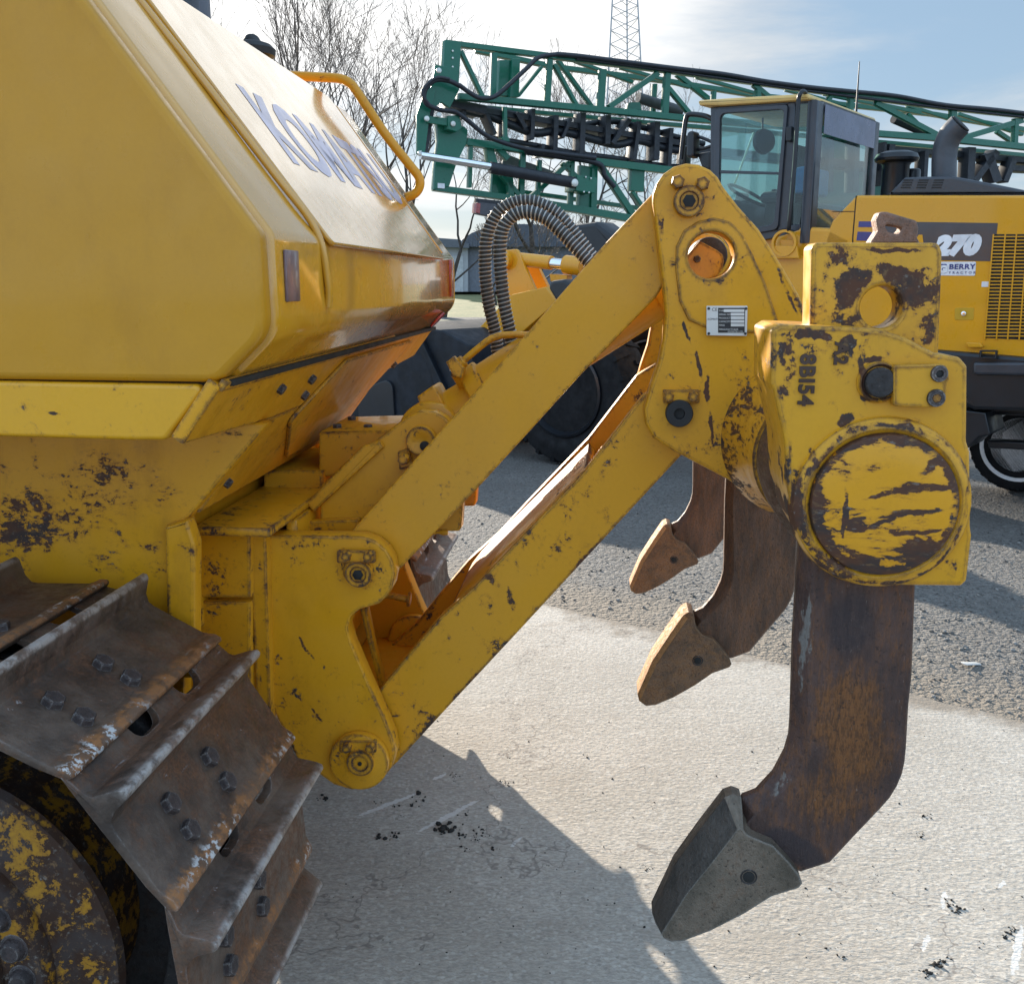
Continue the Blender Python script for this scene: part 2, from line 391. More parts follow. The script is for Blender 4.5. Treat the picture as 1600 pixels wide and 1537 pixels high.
M_cap = paint('beam cap yellow', amount=.03, edge=.3, erad=.012, csc=22, grime=.3, stretch=(.55, 1, 1.5), blobs=[
    ring(1383, 789, 108, 17, 1.65, .24), ring(1383, 789, 118, 9, 1.65, .3), blob(1275, 800, 24, 105, 1.64, .2, -3), blob(1310, 725, 26, 60, 1.64, .17, 35), blob(1390, 684, 80, 14, 1.64, .3, -8), blob(1460, 730, 14, 50, 1.64, .2, -40), blob(1340, 880, 70, 22, 1.64, .19, -22),
    blob(1440, 860, 60, 26, 1.64, .22, 25), blob(1322, 800, 6, 66, 1.64, .26, 2), blob(1440, 768, 66, 13, 1.64, .24, 4), blob(1430, 805, 74, 6, 1.64, .2, 10), blob(1380, 822, 40, 6, 1.64, .18, 25), blob(1440, 833, 60, 6, 1.64, .18, 8), blob(1390, 775, 60, 5, 1.64, .2, 12), blob(1345, 825, 30, 22, 1.64, .12)])
M_head = paint('shank head yellow', col=(.60, .295, .014), amount=-.015, edge=.3, erad=.009, grime=.3, csc=24, blobs=[
    blob(1320, 455, 28, 34, 1.74, .36), blob(1340, 435, 34, 24, 1.74, .3, 25), blob(1440, 450, 44, 44, 1.74, .28), blob(1400, 425, 50, 20, 1.74, .34, -12), blob(1310, 400, 26, 26, 1.74, .17), blob(1390, 389, 60, 5, 1.74, .3),
    blob(1290, 420, 9, 50, 1.74, .15), blob(1448, 510, 16, 40, 1.74, .2, 10), blob(1330, 497, 30, 16, 1.74, .1), blob(1464, 450, 8, 70, 1.74, .1)])
M_flare = paint('worn tower flare', amount=.14, edge=.2, csc=30, grime=.4, stretch=(1, .3, 1))
M_pin = paint('pin yellow', amount=.0, edge=.3, erad=.005, csc=40, grime=.4)
M_let = plain('cast number rust', (.055, .028, .018), .7)
M_wornb = steel('worn beam steel', base=(.050, .030, .022), rust=(.12, .055, .025), rusty=.45, edge=.5, sc=1.6, stretch=(1, .2, 1), metal=.3)
M_shank = steel('shank steel', base=(.040, .022, .018), rust=(.175, .066, .016), rusty=.52, edge=.5, edgec=(.20, .16, .13), sc=1.3, stretch=(1.5, 1.5, .4), metal=.1, rough=.5,
    rustblobs=[blob(1335, 1150, 75, 150, 1.74, .20, 6, 4), blob(1300, 1240, 90, 80, 1.74, .12, 30, 4)],
    darkblobs=[blob(1330, 975, 75, 120, 1.74, .45, 0, .3), blob(1240, 1325, 100, 45, 1.74, .55, -25, .3), blob(1400, 1215, 26, 24, 1.74, .4, 0, .3), blob(1395, 1080, 30, 60, 1.74, .3, 0, .3)],
    blobs=[blob(1255, 1010, 13, 170, 1.74, .25, 0, .3), blob(1222, 1228, 44, 17, 1.74, .25, 48, .3), blob(1345, 925, 80, 30, 1.74, .10, 0, .3), blob(1400, 1010, 26, 60, 1.74, .05, 0, .3), blob(1215, 1235, 40, 24, 1.74, .10, 40, .3)], bare=(.17, .155, .14), dark=(.030, .022, .025))
M_shank2 = steel('rusty shank steel', base=(.065, .036, .022), rust=(.19, .085, .035), rusty=.66, edge=.6, edgec=(.36, .3, .24), sc=1.5, stretch=(1.7, 1.7, .4), metal=.1,
    blobs=[blob(1222, 880, 26, 90, 2.83, .16, 0, .3), blob(1128, 790, 16, 60, 3.93, .14, 0, .4)], bare=(.25, .22, .19))
M_tooth = steel('tooth steel', base=(.090, .074, .056), rust=(.14, .065, .03), rusty=.25, edge=.9, edgec=(.26, .25, .23), sc=1.8, metal=.35, rough=.36, stretch=(1.2, 1, .8))
M_tooth2 = steel('rusty tooth steel', base=(.09, .055, .032), rust=(.24, .115, .045), rusty=.8, edge=.4, edgec=(.42, .3, .18), sc=1.8, metal=.1)
def shoe_mat():
    m = Mat('track shoe steel'); pos = m.n('ShaderNodeNewGeometry').outputs['Position']; loc = m.n('ShaderNodeSeparateXYZ', {0: m.obj}).outputs
    pw = m.n('ShaderNodeObjectInfo').outputs['Random']
    a = m.noise(6, 8, .66, pos).outputs[0]; b = m.noise(34, 7, .7, pos).outputs[0]; d = m.noise(160, 3, .6, pos).outputs[0]; e = m.noise(3.2, 4, .6, pos).outputs[0]
    st = m.noise(26, 5, .7, m.map(m.obj, sc=(1.5, .22, 1))).outputs[0]
    c = m.mix(m.ramp(a, .34, .64), (.042, .029, .023), (.130, .092, .070))
    rs = m.f('ADD', m.f('MULTIPLY', e, .6), m.f('MULTIPLY', b, .4))
    c = m.mix(m.ramp(rs, .42, .58, 0, .9), c, m.mix(m.ramp(d, .35, .65), (.075, .034, .017), (.15, .062, .026)))
    # rust-orange and bare streaks along the overlapping lip
    lip = m.f('MULTIPLY', m.ramp(m.f('ADD', loc[0], m.f('MULTIPLY', m.f('SUBTRACT', b, .5), .05)), .088, .112), m.ramp(loc[2], -.004, .006))
    c = m.mix(m.f('MULTIPLY', lip, m.ramp(b, .44, .60, .2, .9)), c, (.30, .13, .045))
    c = m.mix(m.f('MULTIPLY', lip, m.f('MULTIPLY', m.ramp(m.noise(46, 5, .7, pos).outputs[0], .53, .60), m.ramp(m.noise(2.6, 2, .5, pos).outputs[0], .44, .56))), c, (.50, .50, .50))
    # pale scuffs
    sc = m.f('MULTIPLY', m.ramp(m.f('ADD', m.f('MULTIPLY', e, .35), m.f('MULTIPLY', st, .65)), .60, .67), m.ramp(d, .3, .5))
    c = m.mix(m.f('MULTIPLY', sc, .75), c, (.36, .37, .40))
    c = m.mix(m.ramp(b, .66, .70, 0, .55), c, (.40, .40, .41))
    # grouser tip worn bright
    tip = m.f('MULTIPLY', m.ramp(loc[2], .046, .057), m.ramp(b, .30, .52, .35, 1))
    c = m.mix(m.f('MULTIPLY', tip, m.ramp(m.noise(19, 5, .7, pos).outputs[0], .38, .58, .12, 1)), c, (.38, .35, .33))
    fl = m.f('MULTIPLY', m.ramp(loc[2], .010, .045), m.ramp(b, .4, .62)); c = m.mix(m.f('MULTIPLY', fl, .22), c, (.26, .22, .20))
    ed = m.f('MULTIPLY', m.edge(.005, 6), m.ramp(b, .46, .6)); c = m.mix(m.f('MULTIPLY', ed, .5), c, (.36, .34, .33))
    nm = m.bump(m.f('ADD', m.f('MULTIPLY', b, .7), m.f('MULTIPLY', d, .35)), .55, .005)
    nm = m.bump(a, .3, .02, nm)
    ro = m.n('ShaderNodeMix', {0: tip, 2: m.ramp(b, .3, .7, .38, .72), 3: .34}).outputs[0]
    return m.done(c, ro, .22, nm)
M_shoe = shoe_mat()
M_dark = steel('dark greasy steel', base=(.02, .018, .018), rust=(.06, .03, .015), rusty=.3, edge=.3, metal=.3)
M_bolt = steel('bolt steel', base=(.035, .028, .028), rust=(.10, .045, .02), rusty=.3, edge=.4, sc=3, metal=.3)
M_drive = paint('final drive yellow', col=(.36, .175, .012), amount=.27, edge=.2, csc=16, grime=1.0, chip=(.040, .018, .010), rough=.6, coat=0, blobs=[blob(60, 1380, 60, 110, 1.40, .12, 30)])
M_gal = plain('galvanised wire', (.40, .40, .385), .4, .6, .2)
M_hosein = plain('hose rubber', (.028, .027, .025), .6)
M_blk = plain('black rubber', (.014, .014, .015), .55)
M_hole = plain('socket black', (.008, .008, .008), .7)
M_red = plain('red reflector', (.26, .018, .016), .25, coat=.5)
M_grey = plain('faded sticker', (.17, .10, .10), .35, var=.4, coat=.4)
M_letter = plain('faded lettering', (.27, .28, .42), .34, var=.3, coat=.35)
M_plate = plain('aluminium plate', (.62, .62, .60), .35, .2, .08)
M_ink = plain('plate ink', (.02, .02, .022), .5)
M_chrome = plain('chrome', (.75, .75, .76), .12, 1.0, .05)
M_gap = plain('dark gap', (.015, .012, .008), .8)

# --- fuel tank and rear shell
dpt = lambda a, z: (a, z + H)
prof = [dpt(-4.2, .618), dpt(-.980, .618) + (.04,), dpt(-.585, .080) + (.035,), dpt(-.583, -.088) + (.07,), dpt(-.672, -.172) + (.05,), dpt(-4.2, -.160)]
rp = rounded(prof, 0, 6)
part('tank_side', prism(D, rp, 1.668, 1.720, .014, px=False, steps=4), M_tank, dozer)
grow = inset(rp if area(rp) > 0 else rp[::-1], -.004)
part('rear_shell', prism(D, grow, 1.7295, 3.81, .016, px=False, steps=4), M_rear, dozer)
part('tank_side', prism(D, rp, 3.8135, 3.86, .028, px=False, steps=4), M_tank, dozer)
# slope plane
SO = Vector((-.585, 0, H + .080)); su = Vector((-1.0 + .585, 0, .645 - .080)).normalized(); sn = Vector((su.z, 0, -su.x))
if sn.x < 0: sn = -sn
def slope(a, y, t): return SO + su * a + Vector((0, y, 0)) + sn * t
# raised rear panel with a bent lower corner
pl = [(-.015, 2.06, .02), (.655, 2.02, .02), (.655, 3.52, .02), (-.015, 3.50, .02)]
part('access_panel', slab([rounded(pl, .02)], lambda a, y, t: slope(a, y, .0155 - t), .011, .004, 3), M_rear, dozer)
cr = [slope(.63, 1.98, .004), slope(.4, 1.99, .010), slope(.15, 2.0, .014), slope(.02, 2.02, .010), Vector((-.572, 2.035, H + .0)), Vector((-.576, 2.045, H - .05))]
part('panel_lip', sweep(cat(cr), .008, 8), M_rear, dozer)
part('tank_strap', slab([[(0.02, 3.60), (.64, 3.60), (.64, 3.62), (.02, 3.62)]], lambda a, y, t: slope(a, y, .009 - t), .008, .002), M_rear, dozer)
tm = text('KOMATSU', .275, lambda x, y, z: slope(.215 + y * 1.0, 2.22 + x, .0162 + z), .0004, .010, 0, 1.0, .98)
part('lettering', tm, M_letter, dozer)
part('tail_sticker', prism(D, rounded([(-.60, 0)], 0) if False else [(0, 0), (1, 0), (1, 1), (0, 1)], 0, 1, px=False) if False else box((-.5770, 1.815, H + .010), (.006, .075, .092), .002), M_grey, dozer)
part('tail_reflector', box((-.5785, 3.72, H + .012), (.008, .075, .135), .003), M_red, dozer)
rf = disc((-.625, 3.66, H - .135), Vector((.72, 0, -.69)), .036, .008, .003)
part('tail_reflector', rf, M_red, dozer)
# ledge under the tank
part('fender_ledge', prism(D, [(-520, 586, .03), (326, 601, .012), (258, 688, .02), (200, 688, .02), (-520, 668, .03)], 1.672, 2.10, .008, steps=3), paint('ledge yellow', col=(.66, .325, .010), amount=-.11, edge=.12, grime=.12, rough=.3, coat=.4, blobs=[blob(85, 645, 14, 5, 1.67, .25), blob(215, 615, 40, 8, 1.67, .06)]), dozer)
part('tank_gap', box((-2.4, 2.74, H - .174), (3.5, 2.1, .012), .002), M_gap, dozer)  # dark sheet standing in for the shade of the gap below the tank
# side of the main frame
part('body_side', prism(D, [(-700, 660), (420, 660), (292, 812), (285, 1200), (-700, 1200)], 2.085, 2.135, .006), M_body, dozer)
part('body_side', prism(D, [(-700, 660), (420, 660), (292, 812), (285, 1200), (-700, 1200)], 3.335, 3.385, .006, px=True) if False else box((-2.3, 3.36, H - .56), (2.8, .05, .75), .006), M_body, dozer)
part('side_flange', prism(D, [(257, 822, .006), (292, 812, .006), (304, 850, .01), (303, 1060), (262, 1060)], 2.052, 2.098, .008, steps=3), M_body, dozer)
part('rear_wall', box((-1.02, 2.735, H - .50), (.04, 1.19, .70), .004), M_frame, dozer)
# slanted rear guard
GO = Vector((-.672, 0, H - .174)); gu = Vector((-.0755, 0, -.1026)).normalized(); gn = Vector((gu.z, 0, -gu.x)) * -1
def guard(a, y, t): return GO + gu * a + Vector((0, y, 0)) + gn * t
if gn.x < 0: gn = -gn
gl = [(0, 1.665), (0, 3.80), (.127, 3.80), (.156, 3.31), (.156, 2.16), (.127, 1.665)]
part('rear_guard', slab([gl], lambda a, y, t: guard(a, y, .008 - t), .026, .004), M_guard, dozer)
part('guard_apron', slab([[(.1565, 2.162), (.1565, 3.31), (.40, 3.29), (.415, 2.112)]], lambda a, y, t: guard(a, y, .008 - t), .026, .004), M_guard, dozer)
part('guard_plate', slab([rounded([(.02, 2.55), (.02, 3.45), (.15, 3.30), (.36, 3.02), (.36, 2.62), (.19, 2.36)], .02)], lambda a, y, t: guard(a, y, .018 - t), .0095, .003), M_guard, dozer)
part('guard_lip', slab([[(-.012, 1.67), (-.012, 3.1), (.008, 3.1), (.008, 1.67)]], lambda a, y, t: guard(a, y, .014 - t), .014, .003), M_guard, dozer)
for px, py in ((437, 606), (485, 591), (474, 616), (354, 753), (614, 569)):
    o = on_plane(px, py, GO + gn * .008, gn)
    part('bolt', hexbolt(o, gn, .012, .012), M_bolt, dozer)
# rear frame blocks
part('frame_block', prism(D, [(288, 831), (391, 826), (391, 933), (288, 933)], 2.30, 2.62, .005), M_frame, dozer)
part('frame_block', prism(D, [(288, 939), (391, 940), (391, 1130), (288, 1130)], 2.305, 2.62, .005), M_frame, dozer)
part('frame_top', box((-.885, 2.735, H - .585), (.19, 1.02, .022), .004), M_frame, dozer)
part('frame_post', prism(D, [(390, 834), (415, 834), (424, 1180), (404, 1180)], 2.325, 2.40, .004), M_frame, dozer)
part('frame_cross', box((-.93, 2.735, H - .95), (.16, .80, .62), .006), M_frame, dozer)
part('mount_block', prism(D, [(498, 675), (615, 672), (615, 745), (498, 745)], 2.72, 3.05, .006), M_frame, dozer)
part('mount_step', prism(D, [(412, 735), (505, 735), (505, 790), (412, 790)], 2.70, 3.10, .005), M_frame, dozer)
for px, y in ((527, 2.80), (575, 2.80), (550, 2.97)):
    p = V(px, 668, y); part('bolt', hexbolt((p.x, y, V(500, 675, 2.72).z - .001), (0, 0, 1), .014, .013), M_bolt, dozer)

# --- ripper: brackets, links, cylinder
BRK = [(410, 836), (562, 838)] + [(559 + 58 * cos(t), 896 - 58 * sin(t)) for t in [R(x) for x in (80, 60, 40, 20, 0, -20, -38, -55)]] + \
      [(562, 952), (549, 963), (543, 981), (549, 1004), (577, 1070), (601, 1122), (613, 1152), (618, 1176), (612, 1199), (597, 1218), (575, 1230), (550, 1234), (522, 1226), (495, 1207), (468, 1193), (423, 1100)]
BH = [(D.hit(x, y, 2.36)) for x, y in BRK]
for o0, nm in ((2.36, 'a'), (3.05, 'b')):
    part('ripper_bracket', prism(D, BH, o0, o0 + .06, .005, px=False), M_brk, dozer)
part('bracket_web', box((-.80, 2.735, H - .85), (.03, .63, .5), .004), M_brk, dozer)
part('bracket_web', prism(D, [(425, 816, .006), (560, 812, .006), (560, 838), (425, 838)], 2.525, 2.56, .004), M_brk, dozer)
p = V(592, 1040, 2.8); part('bracket_floor', box((-.66, 2.735, p.z - .015), (.22, .62, .03), .004), M_brk, dozer)
part('bracket_rib', prism(D, [(562, 952), (572, 950), (582, 1000), (606, 1096), (598, 1098)], 2.56, 2.60, .003), M_brk, dozer)
part('grease_bar', sweep([V(598, 928, 2.75), V(637, 936, 2.75)], .010, 10), M_pin, dozer)
part('grease_cap', disc(V(637, 936, 2.75), (1, 0, -.1), .022, .008), M_pin, dozer)
LT = [(546, 833), (822, 522), (946, 380), (1040, 281), (1077, 290), (1100, 320), (1090, 350), (1026, 464), (910, 583), (746, 763), (617, 897), (590, 930), (556, 940), (530, 910), (528, 870)]
LTH = rounded([D.hit(x, y, 2.425) for x, y in LT], .03)
for o0 in (2.425, 2.955):
    part('lift_link', prism(D, LTH, o0, o0 + .09, .0045, px=False), M_link, dozer)
LB = [(545, 1120), (591, 1080), (633, 1028), (688, 964), (742, 916), (800, 854), (913, 737), (1004, 619), (1050, 590), (1100, 640), (1085, 690), (1060, 716), (800, 997), (704, 1100), (620, 1191), (580, 1230), (540, 1225), (515, 1180)]
LBH = rounded([D.hit(x, y, 2.43) for x, y in LB], .02)
for o0 in (2.43, 2.975):
    part('lower_link', prism(D, LBH, o0, o0 + .045, .004, px=False), M_low, dozer)
part('link_cover', prism(D, [(700, 958), (716, 938), (914, 741), (922, 752), (722, 960)], 2.475, 2.975, .002), M_low, dozer)
part('link_cover', prism(D, [(620, 1120), (690, 1045), (1010, 712), (1018, 722), (700, 1060), (630, 1130)], 2.475, 2.975, .002), M_low, dozer)
part('link_rib', prism(D, [(914, 741), (924, 752), (948, 790), (936, 796)], 2.475, 2.975, .002), M_low, dozer)
part('link_gusset', prism(D, [(962, 700), (1030, 612), (1060, 640), (985, 720)], 2.66, 2.69, .002), M_low, dozer)
for (x, y, o0, rr) in ((559, 893, 2.338, .037), (562, 1187, 2.330, .078)):
    c = V(x, y, 2.345)
    part('pin_boss', disc((c.x, o0, c.z), (0, 1, 0), rr, .03, .005), M_pin if rr < .05 else M_brk, dozer)
def pinhead(x, y, o, r, rh, keys, plate=None, dark=False):
    c = V(x, y, o)
    k = part('link_pin', lathe([(r * .55, .004), (r * .62, .0), (r * .95, 0), (r, .005), (r, .04)], (c.x, o, c.z), (0, 1, 0), 36), M_blk if dark else M_pin, dozer)
    part('socket', disc((c.x, o - .0015, c.z), (0, 1, 0), rh, .003, .0005, 6), M_hole, k)
    for kx, ky, kr in keys:
        q = V(kx, ky, o); part('bolt', hexbolt((q.x, o + .018, q.z), (0, -1, 0), kr, .028), M_pin, k)
    if plate:
        part('lock_plate', prism(D, [p + (.006,) for p in plate], o + .008, o + .022, .002), M_pin, k)
pinhead(559, 898, 2.328, .034, .014, [(541, 869, .013), (575, 869, .013)], [(526, 860), (586, 861), (586, 880), (526, 880)])
pinhead(562, 1193, 2.318, .036, .006, [(542, 1168, .013), (578, 1168, .013)], [(530, 1157), (588, 1157), (588, 1176), (530, 1176)])
q = V(648, 998, 3.03); part('pin_boss', disc((q.x, 3.012, q.z), (0, 1, 0), .085, .03, .005), M_brk, dozer)
part('socket', disc((q.x + .01, 3.008, q.z), (0, 1, 0), .038, .003, .0005), M_hole, dozer)

# tower plates
TR = [(1020, 318)] + [(1077 + 57 * cos(t), 312 - 57 * sin(t)) for t in [R(x) for x in (172, 155, 135, 115, 95, 75, 55, 38, 20)]] + \
     [(1155, 324), (1185, 357), (1207, 391), (1230, 429), (1249, 462), (1267, 502), (1310, 570), (1338, 650), (1335, 720), (1300, 770), (1250, 792), (1185, 781), (1140, 751), (1091, 725), (1054, 706), (1020, 684), (1008, 662), (1006, 640), (1016, 605), (1029, 567), (1036, 530), (1040, 490), (1036, 447), (1029, 391)]
TRH = [D.hit(x, y, 2.36) for x, y in TR]; TRC = D.hit(1111, 399, 2.36); hr = 34 * 2.36 / F
for o0 in (2.36, 3.03):
    t = part('ripper_tower', prism(D, [TRH, circ(TRC[0], TRC[1], hr, 40)], o0, o0 + .075, .007, px=False, steps=3), M_tri, dozer)
# raised cast ring and pads on the near tower
part('cast_boss', prism(D, [[D.hit(x, y, 2.36) for x, y in [(1061, 470), (1055, 420), (1056, 385), (1068, 360), (1090, 346), (1115, 340), (1140, 346), (1158, 362), (1172, 390), (1195, 440), (1215, 500), (1190, 520), (1120, 520), (1075, 500)]], circ(TRC[0], TRC[1], hr + .001, 40)], 2.354, 2.3625, .0035, px=False, steps=3), M_tri, dozer)
pinhead(1077, 314, 2.330, .035, .015, [(1059, 284, .016), (1098, 287, .016)])
c = V(1062, 647, 2.33); part('tower_pin', lathe([(.012, .012), (.013, 0), (.030, 0), (.032, .003), (.032, .04)], (c.x, 2.335, c.z), (0, 1, 0), 36), M_blk, dozer)
part('lock_plate', prism(D, [(1036, 609, .004), (1093, 609, .004), (1093, 630, .004), (1036, 630, .004)], 2.347, 2.3615, .002), M_tri, dozer)
for x in (1045, 1083): q = V(x, 620, 2.34); part('bolt', hexbolt((q.x, 2.348, q.z), (0, -1, 0), .013, .012), M_pin, dozer)
# maker's plate
np_ = part('maker_plate', prism(D, [(1104, 478, .002), (1168, 478, .002), (1167, 525, .002), (1104, 524, .002)], 2.3485, 2.3542, .0006), M_plate, dozer)
part('print_panel', prism(D, [(1122, 481), (1164.5, 481), (1163.5, 520), (1122, 520)], 2.3479, 2.3487, .0001), M_ink, np_)
for k in range(5):
    y = 483.3 + k * 5.6
    part('blank_field', prism(D, [(1131 if k == 0 else 1142, y), (1163, y), (1163, y + 4.4), (1131 if k == 0 else 1142, y + 4.4)], 2.3475, 2.3480, .0001), M_plate, np_)
def ptext(s, x, y, hpx, o, m, par, nm='print', **k):
    c = V(x, y, o); kx = hpx * o / F / .72
    part(nm, text(s, kx, lambda a, b, w: Vector((c.x + a, o - .0002 - w, c.z + b)), .0003, **k), m, par)
for k, s in enumerate(('TYPE', 'SERIAL NO.', 'PRODUCT', 'CAPACITY', 'MASS')): ptext(s, 1123, 487 + k * 5.6, 2.7, 2.3477, M_plate, np_)
ptext('MANUFACTURER', 1123, 516, 2.7, 2.3477, M_plate, np_); ptext('KOMATSU LTD.', 1137, 519.3, 2.4, 2.3477, M_plate, np_)
ptext('CE', 1112, 486, 5, 2.3483, M_ink, np_); ptext('KOMATSU', 1105.5, 500, 3, 2.3483, M_ink, np_)
for x, y in ((1107, 482), (1165, 482), (1107, 521), (1164, 521)):
    q = V(x, y, 2.355); part('rivet', disc((q.x, 2.3465, q.z), (0, 1, 0), .0032, .003, .0008, 12), M_ink, np_)
# lift cylinder on the centre line
ca = Vector((-.476, gy, H - .403)); cb = Vector((.245, gy, H + .062)); ax = (cb - ca).normalized(); Lc = (cb - ca).length
M_cyl = paint('cylinder yellow', amount=-.07, edge=.18, grime=.18)
part('cylinder_barrel', lathe([(.06, .14), (.094, .145), (.098, .15), (.098, .19), (.086, .195), (.084, Lc - .16), (.088, Lc - .155), (.088, Lc - .12), (.05, Lc - .115)], ca, ax, 40), M_cyl, dozer)
part('cylinder_eye', disc(ca - Vector((0, .10, 0)), (0, 1, 0), .085, .2, .006), M_cyl, dozer)
part('cylinder_neck', lathe([(.075, .03), (.07, .15)], ca, ax, 30), M_cyl, dozer)
part('cylinder_lug', prism(D, [(651, 620, .006), (678, 601, .01), (692, 628, .004), (705, 662), (672, 668)], 2.66, 2.78, .005), M_cyl, dozer)
part('rod_eye', disc(cb - Vector((0, .09, 0)), (0, 1, 0), .058, .18, .006), M_cyl, dozer)
part('rod_neck', lathe([(.04, Lc - .13), (.045, Lc - .02)], ca, ax, 30), M_chrome, dozer)
part('cylinder_pin', disc((cb.x, 2.53, cb.z), (0, 1, 0), .045, .54, .004), M_dark, dozer)
# orange stop plate seen through the tower hole
c = V(1100, 404, 2.50); SPt = [(c.x - .050, c.z - .004), (c.x - .012, c.z + .042), (c.x + .03, c.z + .02)] + [(c.x + .048 * cos(t), c.z - .008 + .048 * sin(t)) for t in [R(x) for x in (20, 0, -20, -45, -70, -95, -120, -145)]]
sp = part('pin_keeper', prism(D, SPt, 2.50, 2.513, .002, px=False), paint('keeper yellow', col=(.62, .33, .02), amount=-.03, grime=.1), dozer)
q = V(1089, 405, 2.50); part('bolt', hexbolt((q.x, 2.501, q.z), (0, -1, 0), .009, .01), M_bolt, sp)
# cylinder mount
MP = [(500, 830), (500, 760), (540, 722), (566, 699), (585, 690), (613, 668), (635, 651), (656, 642), (678, 643), (695, 652), (730, 690), (720, 830)]
MPH = rounded([D.hit(x, y, 2.56) for x, y in MP], .012)
for o0 in (2.56, 2.865): part('cylinder_mount', prism(D, MPH, o0, o0 + .05, .005, px=False), M_frame, dozer)
part('mount_edge', prism(D, [(478, 786, .003), (566, 697, .003), (592, 690, .003), (598, 700, .003), (490, 800, .003)], 2.535, 2.562, .004), M_frame, dozer)
c = V(656, 690, 2.53); pb = part('mount_pin', lathe([(.012, .006), (.022, 0), (.037, 0), (.039, .004), (.039, .05)], (c.x, 2.535, c.z), (0, 1, 0), 36), M_pin, dozer)
part('socket', disc((c.x + .012, 2.532, c.z - .012), (0, 1, 0), .013, .004, .0005), M_hole, pb)
q = V(632, 716, 2.53); part('bolt', hexbolt((q.x, 2.535, q.z), (0, -1, 0), .016, .03), M_pin, pb)
part('lock_plate', prism(D, [(621, 706, .004), (638, 700, .004), (646, 728, .004), (624, 735, .004)], 2.548, 2.5605, .002), M_pin, pb)
# hydraulic pipe, fitting and the two spring-guarded hoses
part('hydraulic_pipe', sweep(cat([V(x, y, 2.66) for x, y in ((714, 572), (724, 564), (745, 546), (770, 528), (795, 523), (830, 524), (880, 527))]), .0095, 14), M_cyl, dozer)
part('pipe_nut', lathe([(.014, 0), (.017, .004), (.017, .03), (.014, .034)], V(711, 575, 2.66), V(735, 555, 2.66) - V(711, 575, 2.66), 12), M_cyl, dozer)
part('pipe_block', prism(D, [(696, 566, .004), (708, 557, .004), (726, 575, .004), (722, 592, .004), (708, 588, .004)], 2.64, 2.68, .004), M_cyl, dozer)
part('pipe_boss', sweep([V(712, 584, 2.66), V(725, 604, 2.70)], .014, 14), M_cyl, dozer)
def guarded(pts, y0, y1):
    n = len(pts); P = cat([V(x, y, y0 + (y1 - y0) * i / (n - 1)) for i, (x, y) in enumerate(pts)], 10)
    h = part('hydraulic_hose', sweep(P, .0165, 16), M_hosein, dozer)
    # wire wound round the hose
    acc = [0.0]
    for a, b in zip(P, P[1:]): acc.append(acc[-1] + (b - a).length)
    pitch = .0118; N = int(acc[-1] / pitch * 14); W = []; j = 0
    x = basis(P[1] - P[0])[0]; fr = []
    for i in range(len(P)):
        T = (P[min(i + 1, len(P) - 1)] - P[max(i - 1, 0)]).normalized(); x = (x - T * x.dot(T)).normalized(); fr.append((x.copy(), T.cross(x)))
    for k in range(N):
        s_ = acc[-1] * k / N
        while acc[j + 1] < s_: j += 1
        f = (s_ - acc[j]) / (acc[j + 1] - acc[j]); c = P[j].lerp(P[j + 1], f); a = 2 * pi * s_ / pitch
        u = fr[j][0].lerp(fr[j + 1][0], f); w = fr[j][1].lerp(fr[j + 1][1], f)
        W.append(c + (u * cos(a) + w * sin(a)) * .0178)
    part('spring_guard', sweep(W, .0021, 5), M_gal, h)
guarded([(806, 585), (802, 550), (796, 516), (788, 476), (783, 434), (781, 398), (783, 367), (792, 346), (810, 333), (831, 332), (856, 343), (880, 365), (901, 388), (922, 412), (945, 440)], 2.76, 2.70)
guarded([(782, 590), (778, 552), (773, 516), (764, 478), (759, 440), (758, 405), (760, 374), (769, 346), (785, 326), (810, 315), (840, 317), (867, 331), (888, 352), (909, 380), (932, 412)], 2.90, 2.86)

# --- tool beam, holders, shanks
bx, bz = V(1382, 790, 1.65).x, V(1382, 790, 1.65).z
part('tool_beam', lathe([(.10, 1.70), (.128, 1.71), (.13, 1.80), (.152, 1.87), (.150, 2.02), (.136, 2.2), (.132, 2.36), (.132, 3.1), (.15, 3.62), (.152, 3.80), (.128, 3.88), (.10, 4.0)], (bx, 0, bz), (0, 1, 0), 56), M_wornb, dozer)
for s_, nm in ((0, ''), (1, '')):
    a, b = ((2.10, 2.365) if s_ == 0 else (3.10, 3.37))
    part('beam_flare', lathe([(.151, a if s_ == 0 else b), (.158, (a + b) / 2), (.19, b if s_ == 0 else a), (.14, (b + .01) if s_ == 0 else a - .01)], (bx, 0, bz), (0, 1, 0), 48), M_tri if s_ else M_flare, dozer)
HO = [(1219, 507, .010), (1335, 511, .008), (1384, 517, .01), (1414, 527, .01), (1462, 552, .012), (1500, 558, .012), (1512, 572, .008), (1511, 690, .01), (1516, 706), (1517, 822), (1519, 838, .008), (1511, 908, .01), (1502, 916, .006), (1422, 915), (1352, 915, .02), (1270, 868, .04), (1240, 815, .03), (1230, 760, .01), (1226, 690), (1209, 612, .006), (1204, 600, .008), (1205, 516, .008)]
HH = rounded([D.hit(p[0], p[1], 1.675) + tuple(p[2:]) for p in HO], 0)
